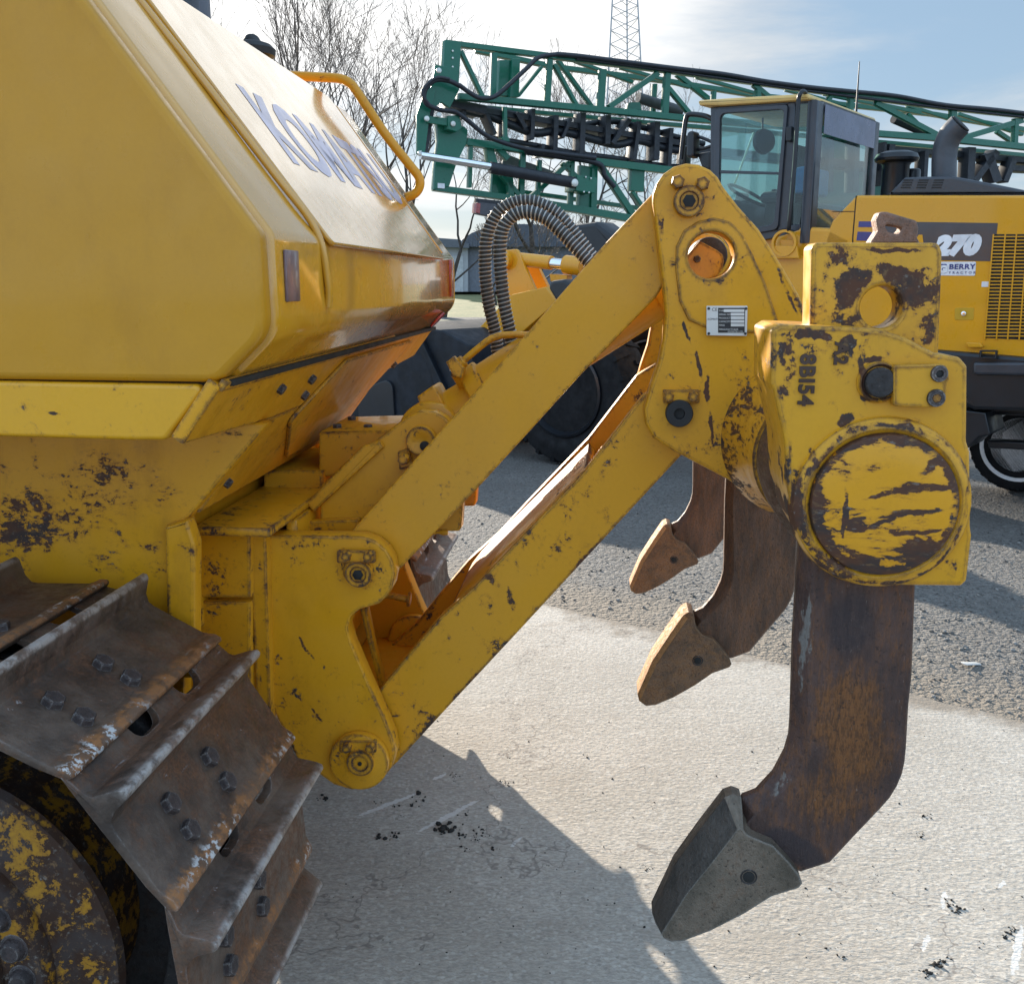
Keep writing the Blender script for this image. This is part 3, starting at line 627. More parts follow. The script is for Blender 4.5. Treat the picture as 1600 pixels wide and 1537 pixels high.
def holder(dy, full=True):
    h = part('shank_holder', prism(D, HH, 1.675, 1.875, .0065, px=False, steps=4), M_hold, dozer)
    kids = []
    kids.append(part('beam_collar', lathe([(.118, 1.668), (.1245, 1.660), (.1275, 1.658), (.134, 1.659), (.144, 1.667), (.150, 1.69)], (bx, 0, bz), (0, 1, 0), 56), M_hold, h))
    kids.append(part('beam_cap', lathe([(.001, 1.6535), (.06, 1.6535), (.112, 1.654), (.1185, 1.657), (.1215, 1.667), (.1215, 1.70)], (bx + .003, 0, bz - .002), (0, 1, 0), 64), M_cap, h))
    c = V(1376, 598, 1.66)
    kids.append(part('shank_pin', lathe([(.008, 1.655), (.022, 1.6552), (.0245, 1.658), (.0245, 1.69)], (c.x, 0, c.z), (0, 1, 0), 36), M_dark, h))
    kids.append(part('pin_collar', lathe([(.026, 1.668), (.030, 1.662), (.034, 1.668), (.036, 1.68)], (c.x, 0, c.z), (0, 1, 0), 36), M_hold, h))
    kids.append(part('pin_retainer', prism(D, [(1396, 571, .005), (1480, 569, .01), (1484, 592, .004), (1480, 600, .004), (1478, 632, .012), (1455, 637, .006), (1396, 635, .006)], 1.653, 1.672, .003, steps=3), M_hold, h))
    q = V(1468, 584, 1.65); kids.append(part('retainer_nut', lathe([(.0055, .006), (.0065, 0), (.0125, 0), (.0135, .003), (.0135, .02)], (q.x, 1.6465, q.z), (0, 1, 0), 20), M_bolt, h))
    kids.append(part('socket', disc((q.x, 1.650, q.z), (0, 1, 0), .0065, .003, .0004, 16), M_hole, h))
    q = V(1463, 622, 1.65); kids.append(part('retainer_nut', lathe([(.006, .003), (.0075, 0), (.0135, 0), (.0145, .003), (.0145, .02)], (q.x, 1.6465, q.z), (0, 1, 0), 20), M_bolt, h))
    kids.append(part('bolt', hexbolt((q.x, 1.652, q.z), (0, -1, 0), .0075, .006), M_pin, h))
    if full:
        for s, x, y, hp in (('8BI54', 1252, 553, 23), ('A2', 1306, 535, 20)):
            c = V(x, y, 1.672); kx = hp * 1.672 / F / .72
            kids.append(part('cast_number', text(s, kx, lambda a, b, w: Vector((c.x + b, 1.6735 - w, c.z - a)), .005, bold=.0012, spacing=1.08), M_let, h))
    if dy:
        h.location.y += dy
    return h
holder(0); holder(2.194, False)
SHF = [(1272, 870), (1262, 1000), (1262, 1134), (1261, 1162), (1254, 1192), (1236, 1224), (1208, 1252), (1182, 1272)]     # edge of the ground face
SHM = [(1251, 870), (1243, 1000), (1239, 1134), (1237, 1160), (1230, 1184), (1212, 1218), (1185, 1247), (1162, 1256)]     # leading edge
BK = [(1155, 1300), (1200, 1340), (1251, 1362), (1297, 1347), (1334, 1307), (1377, 1262), (1391, 1246), (1402, 1228), (1410, 1209), (1414, 1190), (1416, 1170), (1420, 1100), (1425, 1054), (1430, 917), (1432, 700), (1470, 690)]
TOPM = [(1262, 690)]; TOPF = [(1272, 690)]
HEAD = [(1268, 386, .012), (1276, 379, .006), (1468, 379, .014), (1473, 395, .01), (1462, 690), (1262, 690)]
TF = [(1033, 1459), (1072, 1397), (1118, 1340), (1152, 1296), (1157, 1294), (1161, 1297), (1168, 1305), (1183, 1311), (1208, 1321), (1234, 1348), (1249, 1367), (1254, 1380), (1248, 1387), (1206, 1400), (1163, 1427), (1110, 1454), (1067, 1470), (1048, 1471), (1038, 1466)]
TM = [(1020, 1446), (1056, 1370), (1098, 1312), (1136, 1263), (1150, 1258), (1163, 1263), (1166, 1290), (1182, 1309), (1209, 1320), (1234, 1347), (1249, 1366), (1254, 1380), (1248, 1387), (1206, 1400), (1163, 1427), (1110, 1454), (1067, 1470), (1042, 1472), (1026, 1464)]
TM2 = [(1022, 1448), (1058, 1372), (1099, 1314), (1137, 1264)] + TM[4:]
TF2 = [(1030, 1455), (1067, 1380), (1108, 1323), (1147, 1272), (1153, 1266), (1163, 1268)] + [(1167, 1292)] + TF[7:-2] + [(1044, 1471), (1030, 1464)]
TF2 = TF2[:7] + TM2[7:]; TF2[-1] = (1034, 1464)
TF2 = TF2[:len(TM2)]
M_toothf_shade = steel('shaded tooth front steel', base=(.034, .029, .024), rust=(.06, .038, .022), rusty=.3, edge=.5, edgec=(.22, .21, .19), sc=1.8, metal=.3, rough=.42, stretch=(1, 1, .35))  # near front facet: dark worn steel with its shade painted in
M_toothf_lit = steel('sunlit tooth front rust', base=(.26, .14, .055), rust=(.36, .19, .075), rusty=.7, edge=.3, edgec=(.45, .33, .2), sc=2, metal=.0, rough=.7)  # front facets of the other teeth: rust brightened, sunlight painted into the colour
def shank(dy, m, mt, head=True):
    s = part('ripper_shank', chamfered(D, TOPM + SHM + BK, TOPF + SHF + BK, 1.742, 1.766, 1.784, 1.808), m, dozer)
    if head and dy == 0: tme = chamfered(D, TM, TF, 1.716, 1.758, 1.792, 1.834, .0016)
    else: tme = chamfered(D, TM2, TF2, 1.716, 1.728, 1.822, 1.834, .0016)     # these two keep their blunt, flat leading face
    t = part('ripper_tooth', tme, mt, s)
    tme.materials.append(M_toothf_shade if dy == 0 else M_toothf_lit)
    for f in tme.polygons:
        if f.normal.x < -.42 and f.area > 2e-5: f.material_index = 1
    q = V(1170, 1370, 1.715); part('tooth_pin', lathe([(.002, .003), (.012, .002), (.015, 0), (.017, .003), (.017, .01)], (q.x, 1.7145, q.z), (0, 1, 0), 20), M_dark, s); part('socket', disc((q.x, 1.7135, q.z), (0, 1, 0), .011, .003, .0005, 20), M_hole, s)
    if head:
        hd = part('shank_head', prism(D, [[D.hit(p[0], p[1], 1.738) + tuple(p[2:]) for p in HEAD], circ(*D.hit(1378, 480, 1.738), 31 * 1.738 / F, 36)], 1.738, 1.812, .006, px=False, steps=3), M_head, s)
        part('lifting_eye', prism(D, [(1358, 381), (1371, 361, .004), (1368, 344, .006), (1374, 331, .006), (1386, 331, .006), (1433, 345, .006), (1436, 356, .004), (1434, 372), (1439, 381)], 1.758, 1.792, .004) if False else
             prism(D, [[(1358, 381), (1371, 361, .004), (1368, 344, .006), (1374, 331, .006), (1386, 331, .006), (1433, 345, .006), (1436, 356, .004), (1434, 372), (1439, 381)], [(1381, 350, .003), (1388, 362, .003), (1402, 366, .003), (1412, 355, .003)]], 1.758, 1.792, .004),
             steel('eye steel', base=(.12, .07, .05), rust=(.26, .12, .07), rusty=.7, edge=.4, edgec=(.5, .4, .33), sc=3, metal=.1) if dy == 0 else M_wornb, s)
    if dy: s.location.y += dy
    return s
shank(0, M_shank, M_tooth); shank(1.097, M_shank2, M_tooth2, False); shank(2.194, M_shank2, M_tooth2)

# --- weld beads
M_weld = paint('weld bead yellow', amount=-.02, grime=.6, edge=0)
def weld(pts, r=.006, seed=0):
    rn = random.Random(seed); P = cat(pts, 14)
    part('weld_bead', sweep(P, [r * (1 + .28 * sin(i * 1.9) + rn.uniform(-.15, .15)) for i in range(len(P))], 8), M_weld, dozer)
weld([V(417, 842, 2.362), V(419, 900, 2.362), V(421, 1000, 2.362), V(425, 1090, 2.362)], .006, 1)
weld([V(303, 850, 2.10), V(303, 950, 2.10), V(303, 1050, 2.10)], .007, 2)
weld([V(705, 955, 2.478), V(800, 858, 2.478), V(912, 742, 2.478)], .005, 3)
weld([V(622, 1122, 2.478), V(690, 1050, 2.478)], .006, 4)
weld([V(500, 832, 2.556), V(600, 832, 2.556), V(700, 832, 2.556)], .006, 5)
weld([V(292, 815, 2.30), V(340, 818, 2.30), V(392, 822, 2.30)], .005, 6)
weld([V(1185, 781, 2.36), V(1196, 700, 2.34), V(1222, 640, 2.34)], .006, 7)
weld([V(913, 738, 2.476), V(930, 715, 2.7), V(946, 694, 2.97)], .005, 8)

# --- tracks
TC = Vector((-1.205, 0, .610)); d_ = .536; pitch = 2 * d_ * tan(R(14.5))
def shoe_mesh(y0, y1, holes=True):
    pr = [(-.150, -.022), (-.128, -.012), (-.10, -.004), (-.091, .004), (-.082, .044), (-.076, .058), (-.068, .060), (-.062, .053), (-.054, .018), (-.043, .003), (-.03, 0), (.075, .0), (.086, .004), (.098, .0105), (.112, .010), (.116, .003), (.108, -.010), (.06, -.017), (-.10, -.022)]
    pr = [(a * 1.145, b) for a, b in pr]
    me = slab([rounded(pr, .004, 2)], lambda a, b, w: Vector((a, y0 + w, b)), y1 - y0, .004)
    if holes:
        bm = bmesh.new(); bm.from_mesh(me); bm.free()
        o = bpy.data.objects.new('t', me); C.objects.link(o); cut = []
        for yy in ((y0 + y1) / 2 - .07, (y0 + y1) / 2 + .12):
            cm = slab([rounded([(-.2, yy - .046), (-.2, yy + .046), (-.112, yy + .046), (-.112, yy - .046)], .024)], lambda a, b, w: Vector((a, b, -.05 + w)), .09, 0)
            co_ = bpy.data.objects.new('c', cm); C.objects.link(co_); cut.append(co_)
            md = o.modifiers.new('b', 'BOOLEAN'); md.object = co_; md.operation = 'DIFFERENCE'; md.solver = 'EXACT'
        bpy.context.view_layer.update()
        me2 = bpy.data.meshes.new_from_object(o.evaluated_get(bpy.context.evaluated_depsgraph_get()))
        for c_ in cut + [o]: bpy.data.objects.remove(c_)
        me = me2; me.materials.clear(); me.set_sharp_from_angle(angle=R(32))
    return me
def place(phi, c, d):           # shoe with its face turned to angle phi (degrees from +X up)
    n = Vector((cos(R(phi)), 0, sin(R(phi)))); t = Vector((n.z, 0, -n.x))      # t runs down the back of the track
    M = Matrix(((t.x, 0, n.x, 0), (0, 1, 0, 0), (t.z, 0, n.z, 0), (0, 0, 0, 1)))
    return Matrix.Translation(c + n * d) @ M
bolt_me = hexbolt((0, 0, 0), (0, 0, 1), .021, .016)
def track(y0, y1, near):
    base = shoe_mesh(y0, y1); base.materials.append(M_shoe); ym = (y0 + y1) / 2; first = None
    chain = [[], []]
    spots = [place(p, TC, d_) for p in (91, 62, 33, 4, -25, -54, -83)]
    top0 = TC + Vector((cos(R(91)), 0, sin(R(91)))) * d_
    for k in range(1, 8): spots.append(place(91, top0 + Vector((-pitch * k, 0, .005 * k)) - Vector((cos(R(91)), 0, sin(R(91)))) * d_, d_))
    for k in range(1, 8): spots.append(place(-90, TC + Vector((-pitch * k, 0, .0)), d_))
    for k, M in enumerate(spots):
        s = part('track_shoe', base, None, dozer, M=M)
        if near and k in (0, 1, 2, 3, 4, 7):
            for t, y in ((-.004, ym - .165), (.056, ym - .165), (-.004, ym + .01), (.056, ym + .01)):
                part('bolt', bolt_me, M_bolt, s, M=Matrix.Translation((t + .008, y, -.001)))
    # chain rails and sprocket
    so = [(TC.x - 2.6, TC.z + d_ - .02), (TC.x, TC.z + d_ - .02)] + [(TC.x + (d_ - .022) * cos(t), TC.z + (d_ - .022) * sin(t)) for t in [R(90 - x * 12) for x in range(1, 15)]] + [(TC.x, TC.z - d_ + .02), (TC.x - 2.6, TC.z - d_ + .02)]
    si = [(TC.x - 2.45, TC.z + d_ - .12), (TC.x, TC.z + d_ - .12)] + [(TC.x + (d_ - .13) * cos(t), TC.z + (d_ - .13) * sin(t)) for t in [R(90 - x * 12) for x in range(1, 15)]] + [(TC.x, TC.z - d_ + .12), (TC.x - 2.45, TC.z - d_ + .12)]
    for yy in (ym - .115, ym + .075): part('track_chain', prism(D, [so, si], yy, yy + .04, .004, px=False), M_dark, dozer)
    part('sprocket', disc((TC.x, ym - .03, TC.z), (0, 1, 0), d_ - .03, .06, .01, 48), M_dark, dozer)
    part('track_frame', box((TC.x - 1.6, ym, TC.z - .02), (1.9, .30, .42), .03), M_drive, dozer)
TN = (1.385, 2.01)
track(TN[0], TN[1], True); track(2 * gy - TN[1], 2 * gy - TN[0], False)
# final drive in front of the near track
fd = part('final_drive', lathe([(.215, 1.432), (.248, 1.430), (.255, 1.440), (.257, 1.458), (.28, 1.470), (.360, 1.480), (.367, 1.495), (.31, 1.56), (.31, 1.70)], (TC.x, 0, TC.z), (0, 1, 0), 72), M_drive, dozer)
part('drive_cover', lathe([(.01, 1.395), (.14, 1.400), (.168, 1.412), (.176, 1.422), (.18, 1.46)], (TC.x, 0, TC.z), (0, 1, 0), 60), M_drive, dozer)
for k in range(22):
    a = 2 * pi * k / 22; part('bolt', lathe([(.006, -.018), (.016, -.018), (.020, -.012), (.022, -.003), (.027, 0), (.027, .004)], (TC.x + .2115 * cos(a), 1.432, TC.z + .2115 * sin(a)), (0, 1, 0), 14), M_bolt, fd)
part('track_guard', box((TC.x - .55, 2.035, TC.z + .02), (1.3, .04, .5), .01), M_body, dozer)

# --- handrail, cab corner, filler cap on the far side
part('handrail', sweep(cat([V(x, y, 3.66) for x, y in ((430, 118), (462, 119), (500, 121), (530, 123), (546, 130), (558, 144), (600, 207), (640, 258), (654, 276), (656, 290), (649, 302), (634, 309))], 5), .0165, 12), M_link, dozer)
cap_ = part('filler_neck', disc(V(397, 134, 3.35), (0, 0, 1), .058, .105, .006), M_link, dozer)
p = V(397, 134, 3.35)
part('filler_cap', lathe([(.06, .085), (.072, .09), (.075, .11), (.06, .125), (.03, .135), (.02, .15), (.012, .155)], p, (0, 0, 1), 28), M_blk, cap_)
M_glass = Mat('tinted glass')
def glass(name, tint, rough=.02):
    m = Mat(name); tr = m.n('ShaderNodeBsdfTransparent', {'Color': tint + (1,)}); gl = m.n('ShaderNodeBsdfGlossy', {'Color': (1, 1, 1, 1), 'Roughness': rough})
    fr = m.f('POWER', m.n('ShaderNodeLayerWeight', {'Blend': .5}).outputs['Facing'], 4.0); mx = m.n('ShaderNodeMixShader', {0: m.f('ADD', m.f('MULTIPLY', fr, .8), .035), 1: tr.outputs[0], 2: gl.outputs[0]})
    m.t.links.new(mx.outputs[0], m.out.inputs[0]); return m.m
M_glass = glass('tinted glass', (.62, .74, .72)); M_navy = plain('cab dark paint', (.022, .026, .036), .38, coat=.2)
M_dglass = glass('pale glass', (.74, .84, .82))
cabx = V(322, 20, 3.35).x
for y in (2.02, 3.35): part('cab_post', box((cabx - .05, y, H + 1.15), (.10, .10, 1.05), .01), plain('cab post grey', (.09, .11, .15), .4), dozer)
part('cab_window', box((cabx - .06, 2.685, H + 1.15), (.012, 1.22, .98), .002), M_dglass, dozer)
part('cab_wall', box((cabx - .95, 2.03, H + 1.12), (1.7, .05, 1.0), .01), M_navy, dozer)
part('cab_roof', box((cabx - .85, 2.685, H + 1.72), (1.95, 1.5, .1), .03), M_link, dozer)
part('cab_floor', box((cabx - 1.0, 2.685, H + .632), (1.9, 1.4, .02), .005), M_navy, dozer)
SUN_E, SKY_E, EXPO, CLOUD_LO, CLOUD_HI = 5.0, .10, 1.36, 3.2, 6.0
HAZE_FILL = (1.2, 1.75, 2.4); BACK_FILL = 3.0
# ------------------------------------------------------------------ wheel loader behind
loader = thing('wheel_loader', 'yellow wheel loader with a dark glazed cab parked on the gravel behind the ripper', 'wheel loader', (L.O.x, L.O.y, 0))
M_ly = paint('loader yellow', col=(.63, .29, .009), amount=-.8, edge=0, rough=.32, coat=.4, grime=.06, fade=.1, dents=.02)
M_lc = paint('roof cream', col=(.62, .42, .14), amount=-.8, edge=0, rough=.4, coat=.2, grime=.2)
M_lg = plain('charcoal panels', (.030, .033, .042), .42, coat=.15)
M_lb = plain('chassis black', (.008, .010, .014), .38, coat=.12, spec=.4)
M_dec = plain('decal charcoal', (.035, .038, .048), .35, coat=.3); M_blue = plain('decal blue', (.018, .026, .16), .35, coat=.3)
M_wht = plain('decal white', (.66, .67, .70), .35, coat=.2); M_navy2 = plain('sticker navy', (.02, .04, .18), .35)
M_rub = plain('tyre rubber', (.007, .0072, .0085), .75, var=.4, bsc=30, bst=.3, spec=.25); M_bucket = plain('bucket steel', (.006, .009, .015), .5, var=.5, spec=.3)
def lp(name, pts, o0, o1, m, bev=.01, r=0, par=None): return part(name, prism(L, pts, o0, o1, bev, r), m, par or loader)
def lrod(name, p, q, off, r, m, par=None, off2=None, seg=14): return part(name, sweep([L.pt(p[0], p[1], off), L.pt(q[0], q[1], off if off2 is None else off2)], r, seg), m, par or loader)
# engine hood
hood = lp('engine_hood', [(1338, 305, .03), (1900, 305, .05), (1900, 600), (1290, 534), (1288, 375, .03), (1300, 345, .03)], 0, 1.7, M_ly, .02)
lp('panel_seam', [(1337, 306), (1338.4, 306), (1333.2, 372), (1334, 470), (1332.6, 470), (1331.4, 372)], -.002, .02, M_gap, 0, 0, hood)
lp('panel_seam', [(1300, 330.0), (1335, 330.0), (1335, 331.2), (1300, 331.2)], -.002, .02, M_gap, 0, 0, hood)
dec = lp('number_panel', [(1376, 346), (1559, 348.7), (1552, 408.5), (1370, 405)], -.003, .004, M_dec, .0008, 0, hood)
lp('number_panel', [(1342, 346), (1376.5, 346.1), (1375, 355), (1341, 355)], -.0034, .004, M_blue, .0008, 0, hood)
lp('number_panel', [(1340, 362), (1374, 363), (1372, 377), (1338, 376)], -.0034, .004, M_blue, .0008, 0, hood)
def ltext(s, x, y, hpx, off, m, par, nm='lettering', **k):
    a0, z0 = L.hit(x, y, off); a1, z1 = L.hit(x, y - hpx, off); sz = (z1 - z0) / .70
    part(nm, text(s, sz, lambda a, b, w: L.w(a0 - a, z0 + b, off - w), .002, **k), m, par)
ltext('270', 1460, 397, 26.5, -.006, M_wht, dec, bold=.016, shear=.22, spacing=1.05, sx=1.08)
ltext('WA', 1384, 395.5, 25, -.006, M_ly, dec, bold=.012, shear=.22, sx=.95)
stk = lp('dealer_sticker', [(1462, 409, .01), (1525, 409, .01), (1523.5, 431, .01), (1460.5, 430.5, .01)], -.003, .004, M_wht, .0008, 0, hood)
ltext('BERRY', 1482.5, 420.5, 7.6, -.005, M_navy2, stk, bold=.0015, sx=1.18, spacing=1.1)
ltext('TRACTOR', 1482, 427.8, 3.6, -.005, M_navy2, stk, spacing=1.75, sx=1.15)
lp('dealer_emblem', [(1465, 412.5, .01), (1479.5, 412.5, .01), (1479, 427, .01), (1464.5, 427, .01)], -.005, .0, M_navy2, .0005, 0, stk)
ltext('G', 1466.5, 425.5, 10, -.0065, M_wht, stk, bold=.006, sx=1.2)
lp('small_sticker', [(1534, 440), (1550, 440), (1549.5, 448.5), (1533.5, 448.5)], -.003, .004, M_wht, .0005, 0, hood)
lt = lp('door_latch', [(1492, 481, .01), (1522, 481, .01), (1521, 500, .01), (1491.5, 500, .01)], -.004, .01, paint('latch yellow', col=(.50, .29, .02), amount=-.8, edge=0), .002, 0, hood)
p = L.pt(1506, 490, -.01); part('latch_knob', disc(p, -L.v, .018, .012, .003, 16), M_chrome, lt)
gr = lp('grille', [(1552, 366), (1632, 366), (1628, 532), (1538, 528)], -.004, .01, M_hole, .001, 0, hood)
for k in range(30):
    y = 369 + k * 5.35; x0 = 1552.5 - (y - 366) * .083
    lp('grille_slat', [(x0, y), (1632, y), (1632, y + 1.9), (x0, y + 1.9)], -.014, -.004, M_ly, .002, 0, gr)
for x in (1551, 1569.5, 1587, 1605): lp('grille_frame', [(x, 366), (x + 2.2, 366), (x - 11.8, 531), (x - 14, 531)], -.016, -.004, M_ly, .002, 0, gr)
lp('hood_handle', [(1508, 535, .008), (1532, 536, .008), (1536, 543, .008), (1513, 543, .008)], -.05, .01, M_ly, .006, 0, hood)
# charcoal engine top: louvres, exhaust, air cleaner
tp = lp('engine_cover', [(1388, 303, .02), (1413, 277, .03), (1487, 275, .03), (1530, 283, .04), (1620, 301), (1620, 304.5), (1388, 304.5)], .15, 1.4, M_lg, .02)
for i in range(3):
    for j in range(4):
        x = 1412 + i * 24 - j * 1.4; y = 280.5 + j * 3.9
        lp('louvre', [(x, y), (x + 15, y), (x + 14.3, y + 1.9), (x - .7, y + 1.9)], .146, .16, M_hole, .0004, 0, tp)
part('exhaust_stack', sweep(cat([L.pt(x, y, .5) for x, y in ((1475, 280), (1475, 262), (1475.5, 245), (1478, 228), (1485, 212), (1494, 201), (1500, 195))], 5), [.092 * 1.0] * 31, 22), plain('exhaust grey', (.060, .064, .074), .45, .3), loader)
part('exhaust_mouth', disc(L.pt(1500.4, 194.6, .5), L.pt(1500, 195, .5) - L.pt(1494, 201, .5), .082, .012, .002, 22), M_hole, loader)
b0 = L.pt(1397, 300, .55)
ac = part('air_cleaner', lathe([(.105, -.1), (.105, .20), (.115, .22), (.165, .235), (.172, .255), (.155, .29), (.10, .31), (.02, .315)], b0, (0, 0, 1), 32), M_lb, loader)
part('air_cleaner', disc(L.pt(1424, 300, .7), (0, 0, 1), .06, .18, .02), M_lb, loader)
# cab
CY = 0.0; W_ = 1.42
cab = lp('cab_floor', [(1113, 372), (1249, 354), (1249, 362), (1113, 384)], .03, W_, M_lg, .01)
lp('cab_roof', [(1089, 157, .03), (1126, 154), (1264, 146, .03), (1266, 156, .02), (1128, 165), (1092, 165, .02)], -.05, W_ + .05, M_lc, .02)
def wall(o0, o1, side):
    # upright posts of one long side of the cab
    for q in ([(1110, 168), (1121, 167), (1120, 374), (1108, 374)], [(1230, 160), (1243, 159), (1236, 357), (1213, 362)], [(1262, 156), (1270, 155.5), (1262, 354), (1250, 354)]):
        lp('cab_post', q, o0, o1, M_navy, .012)
    lp('cab_rail', [(1110, 168), (1270, 155.5), (1270, 160), (1110, 176)], o0 + .004, o1 - .004, M_navy, .008)
    lp('cab_rail', [(1110, 366), (1250, 350), (1250, 364), (1108, 392)], o0 + .004, o1 - .004, M_navy, .008)
wall(0, .07, 1); wall(W_ - .07, W_, 0)
dr = lp('cab_door', [[(1117, 171, .03), (1231, 163, .03), (1215, 359, .05), (1114, 376, .05)], [(1125, 178, .04), (1225, 171, .04), (1209, 350, .06), (1122, 366, .06)]], -.025, .02, M_navy, .006)
lp('door_glass', [(1124, 177), (1226, 170), (1210, 351), (1121, 367)], -.008, -.002, M_dglass, 0, 0, dr)
lp('door_bar', [(1122, 266), (1217, 269), (1217, 273), (1122, 271)], -.014, .004, M_navy, .004, 0, dr)
lp('door_hinge', [(1228, 198, .01), (1237, 197, .01), (1236, 221, .01), (1227, 221, .01)], -.05, .0, M_lb, .008, 0, dr)
lp('quarter_glass', [(1243, 160), (1262, 158), (1252, 352), (1236, 356)], .02, .026, M_dglass, 0)
lp('far_glass', [(1120, 172), (1262, 161), (1250, 352), (1120, 368)], W_ - .04, W_ - .034, M_dglass, 0)
# rear wall of the cab: panes between posts, seen at a slant
def across(name, a, z0, z1, o0, o1, t, m, bev=.004, par=None):
    return part(name, slab([[(o0, z0), (o1, z0), (o1, z1), (o0, z1)]], lambda o, z, w: L.w(a + w, z, o), t, bev), m, par or loader)
ar, zt = L.hit(1266, 157, 0); zb = L.hit(1258, 356, 0)[1]; af = L.hit(1112, 170, 0)[0]
ar = L.hit(1264, 250, 0)[0]
across('rear_glass', ar - .02, zb - .1, zt - .02, .06, W_ - .06, .006, M_glass, 0)
across('cab_post', ar - .05, zb - .12, zt, -.01, .13, .09, M_navy, .02); across('cab_post', ar - .05, zb - .12, zt, W_ - .10, W_ + .01, .09, M_navy, .02)
across('cab_rail', ar - .04, zt - .07, zt + .005, .10, W_ - .1, .06, M_lb); across('cab_rail', ar - .04, zb - .18, zb - .05, .10, W_ - .1, .06, M_navy)
across('windscreen', af - .03, zb - .1, zt - .02, .06, W_ - .06, .006, M_dglass, 0)
across('sun_visor', ar - .06, zt - .24, zt - .02, .12, W_ - .14, .004, plain('tint band', (.10, .11, .17), .3), .0005)
lp('cab_base', [(1212, 368, .06), (1252, 354, .02), (1298, 356, .04), (1330, 372), (1330, 420), (1195, 425)], .0, 1.35, M_ly, .03)
lp('cab_base', [(1060, 392, .05), (1212, 366, .05), (1260, 420), (1285, 540), (1050, 540)], .06, 1.4, M_ly, .03)
lp('front_frame_cover', [(1170, 402, .03), (1292, 398, .03), (1292, 545), (1170, 540)], -.03, .2, M_ly, .02)
part('lifting_ring', lathe([(.085, -.02), (.105, -.02), (.105, .02), (.085, .02), (.085, -.02)], L.pt(1226, 380, -.08), L.v, 30), M_ly, loader)
lp('ring_plate', [(1208, 384), (1245, 384), (1248, 404), (1206, 404)], -.09, -.06, M_ly, .006)
lp('ring_box', [(1218, 373, .01), (1240, 375, .01), (1240, 391, .01), (1219, 392, .01)], -.05, .02, M_ly, .008)
part('grab_bar', sweep(cat([L.pt(x, y, o) for x, y, o in ((1262, 152, .05), (1256, 143, -.06), (1250, 148, -.10), (1247, 165, -.10), (1242, 250, -.10), (1233, 352, -.10), (1232, 362, .0))], 5), .017, 10), M_lb, loader)
part('antenna', sweep([L.pt(1337, 187, 1.2), L.pt(1343, 96, 1.2)], [.012, .004], 6), M_lb, loader)
part('antenna_base', disc(L.pt(1337, 190, 1.2), (0, 0, 1), .05, .03, .01, 16), M_lb, loader)
# inside the cab
M_seat = plain('seat cloth', (.045, .05, .07), .8); M_sblue = plain('blue seat cover', (.035, .20, .52), .6)
seat = lp('operator_seat', [(1185, 300, .05), (1238, 296, .06), (1240, 316, .04), (1185, 318, .04)], .42, .95, M_seat, .04)
lp('seat_back', [(1226, 225, .06), (1246, 224, .06), (1252, 300, .04), (1228, 302, .04)], .45, .92, M_seat, .04, 0, seat)
lp('seat_cover', [(1240, 262, .03), (1262, 258, .03), (1259, 303, .03), (1238, 303, .03)], .30, .80, M_sblue, .03, 0, seat)
lp('seat_base', [(1195, 316), (1235, 314), (1240, 366), (1190, 366)], .5, .85, M_lb, .02, 0, seat)
lp('steering_column', [(1140, 340, .02), (1150, 300, .02), (1158, 301, .02), (1160, 370), (1138, 372)], .58, .76, M_lb, .02)
part('steering_wheel', lathe([(.19, -.015), (.205, 0), (.19, .015), (.175, 0), (.19, -.015)], L.pt(1168, 305, .67), (Vector((0, 0, 1)) * .85 - L.u * .5), 30), M_lb, loader)
lp('dash_panel', [(1122, 318, .03), (1145, 310, .03), (1150, 368), (1120, 370)], .2, 1.2, M_lg, .02)
lp('side_console', [(1180, 328, .03), (1262, 320, .03), (1258, 366), (1180, 368)], 1.0, 1.3, M_lg, .02)
lp('control_lever', [(1205, 296, .01), (1212, 295, .01), (1208, 335), (1203, 335)], 1.02, 1.08, M_lb, .01)
lp('rear_console', [(1236, 318, .02), (1266, 314, .02), (1262, 360), (1236, 362)], .2, 1.2, M_lb, .02)
mr = part('cab_mirror', lathe([(.001, 0), (.10, 0), (.11, .015), (.10, .05), (.001, .06)], L.pt(1191, 222, .75), L.u * -1 + L.v * -.6, 26), M_lb, loader)
lrod('mirror_stem', (1191, 222), (1192, 180), .76, .008, M_lb, mr)
lrod('blind_cord', (1178, 207), (1146, 292), 1.30, .010, plain('pale tube', (.55, .66, .50), .5))
for (x, y, w, h) in ((1150, 340, 40, 8),): pass
# mirrors ahead of the cab
part('mirror_arm', sweep(cat([L.pt(x, y, .1) for x, y in ((1112, 186), (1100, 181), (1078, 179), (1072, 186), (1068, 215), (1064, 250))], 5), .022, 10), M_lb, loader)
lp('side_mirror', [(1073, 205, .03), (1084, 204, .03), (1084, 246, .03), (1071, 247, .03)], .02, .14, M_lb, .02)
lp('side_mirror', [(1064, 228, .02), (1072, 226, .02), (1070, 258, .02), (1062, 258, .02)], .3, .42, M_lb, .02)
part('mirror_arm', sweep(cat([L.pt(x, y, .1) for x, y in ((1112, 222), (1095, 215), (1083, 215), (1082, 232), (1096, 233), (1112, 228))], 5), .014, 8), M_lb, loader)
lp('work_lamp', [(1088, 240, .02), (1110, 236, .02), (1110, 268, .02), (1096, 262, .02)], .1, .3, M_lb, .02)
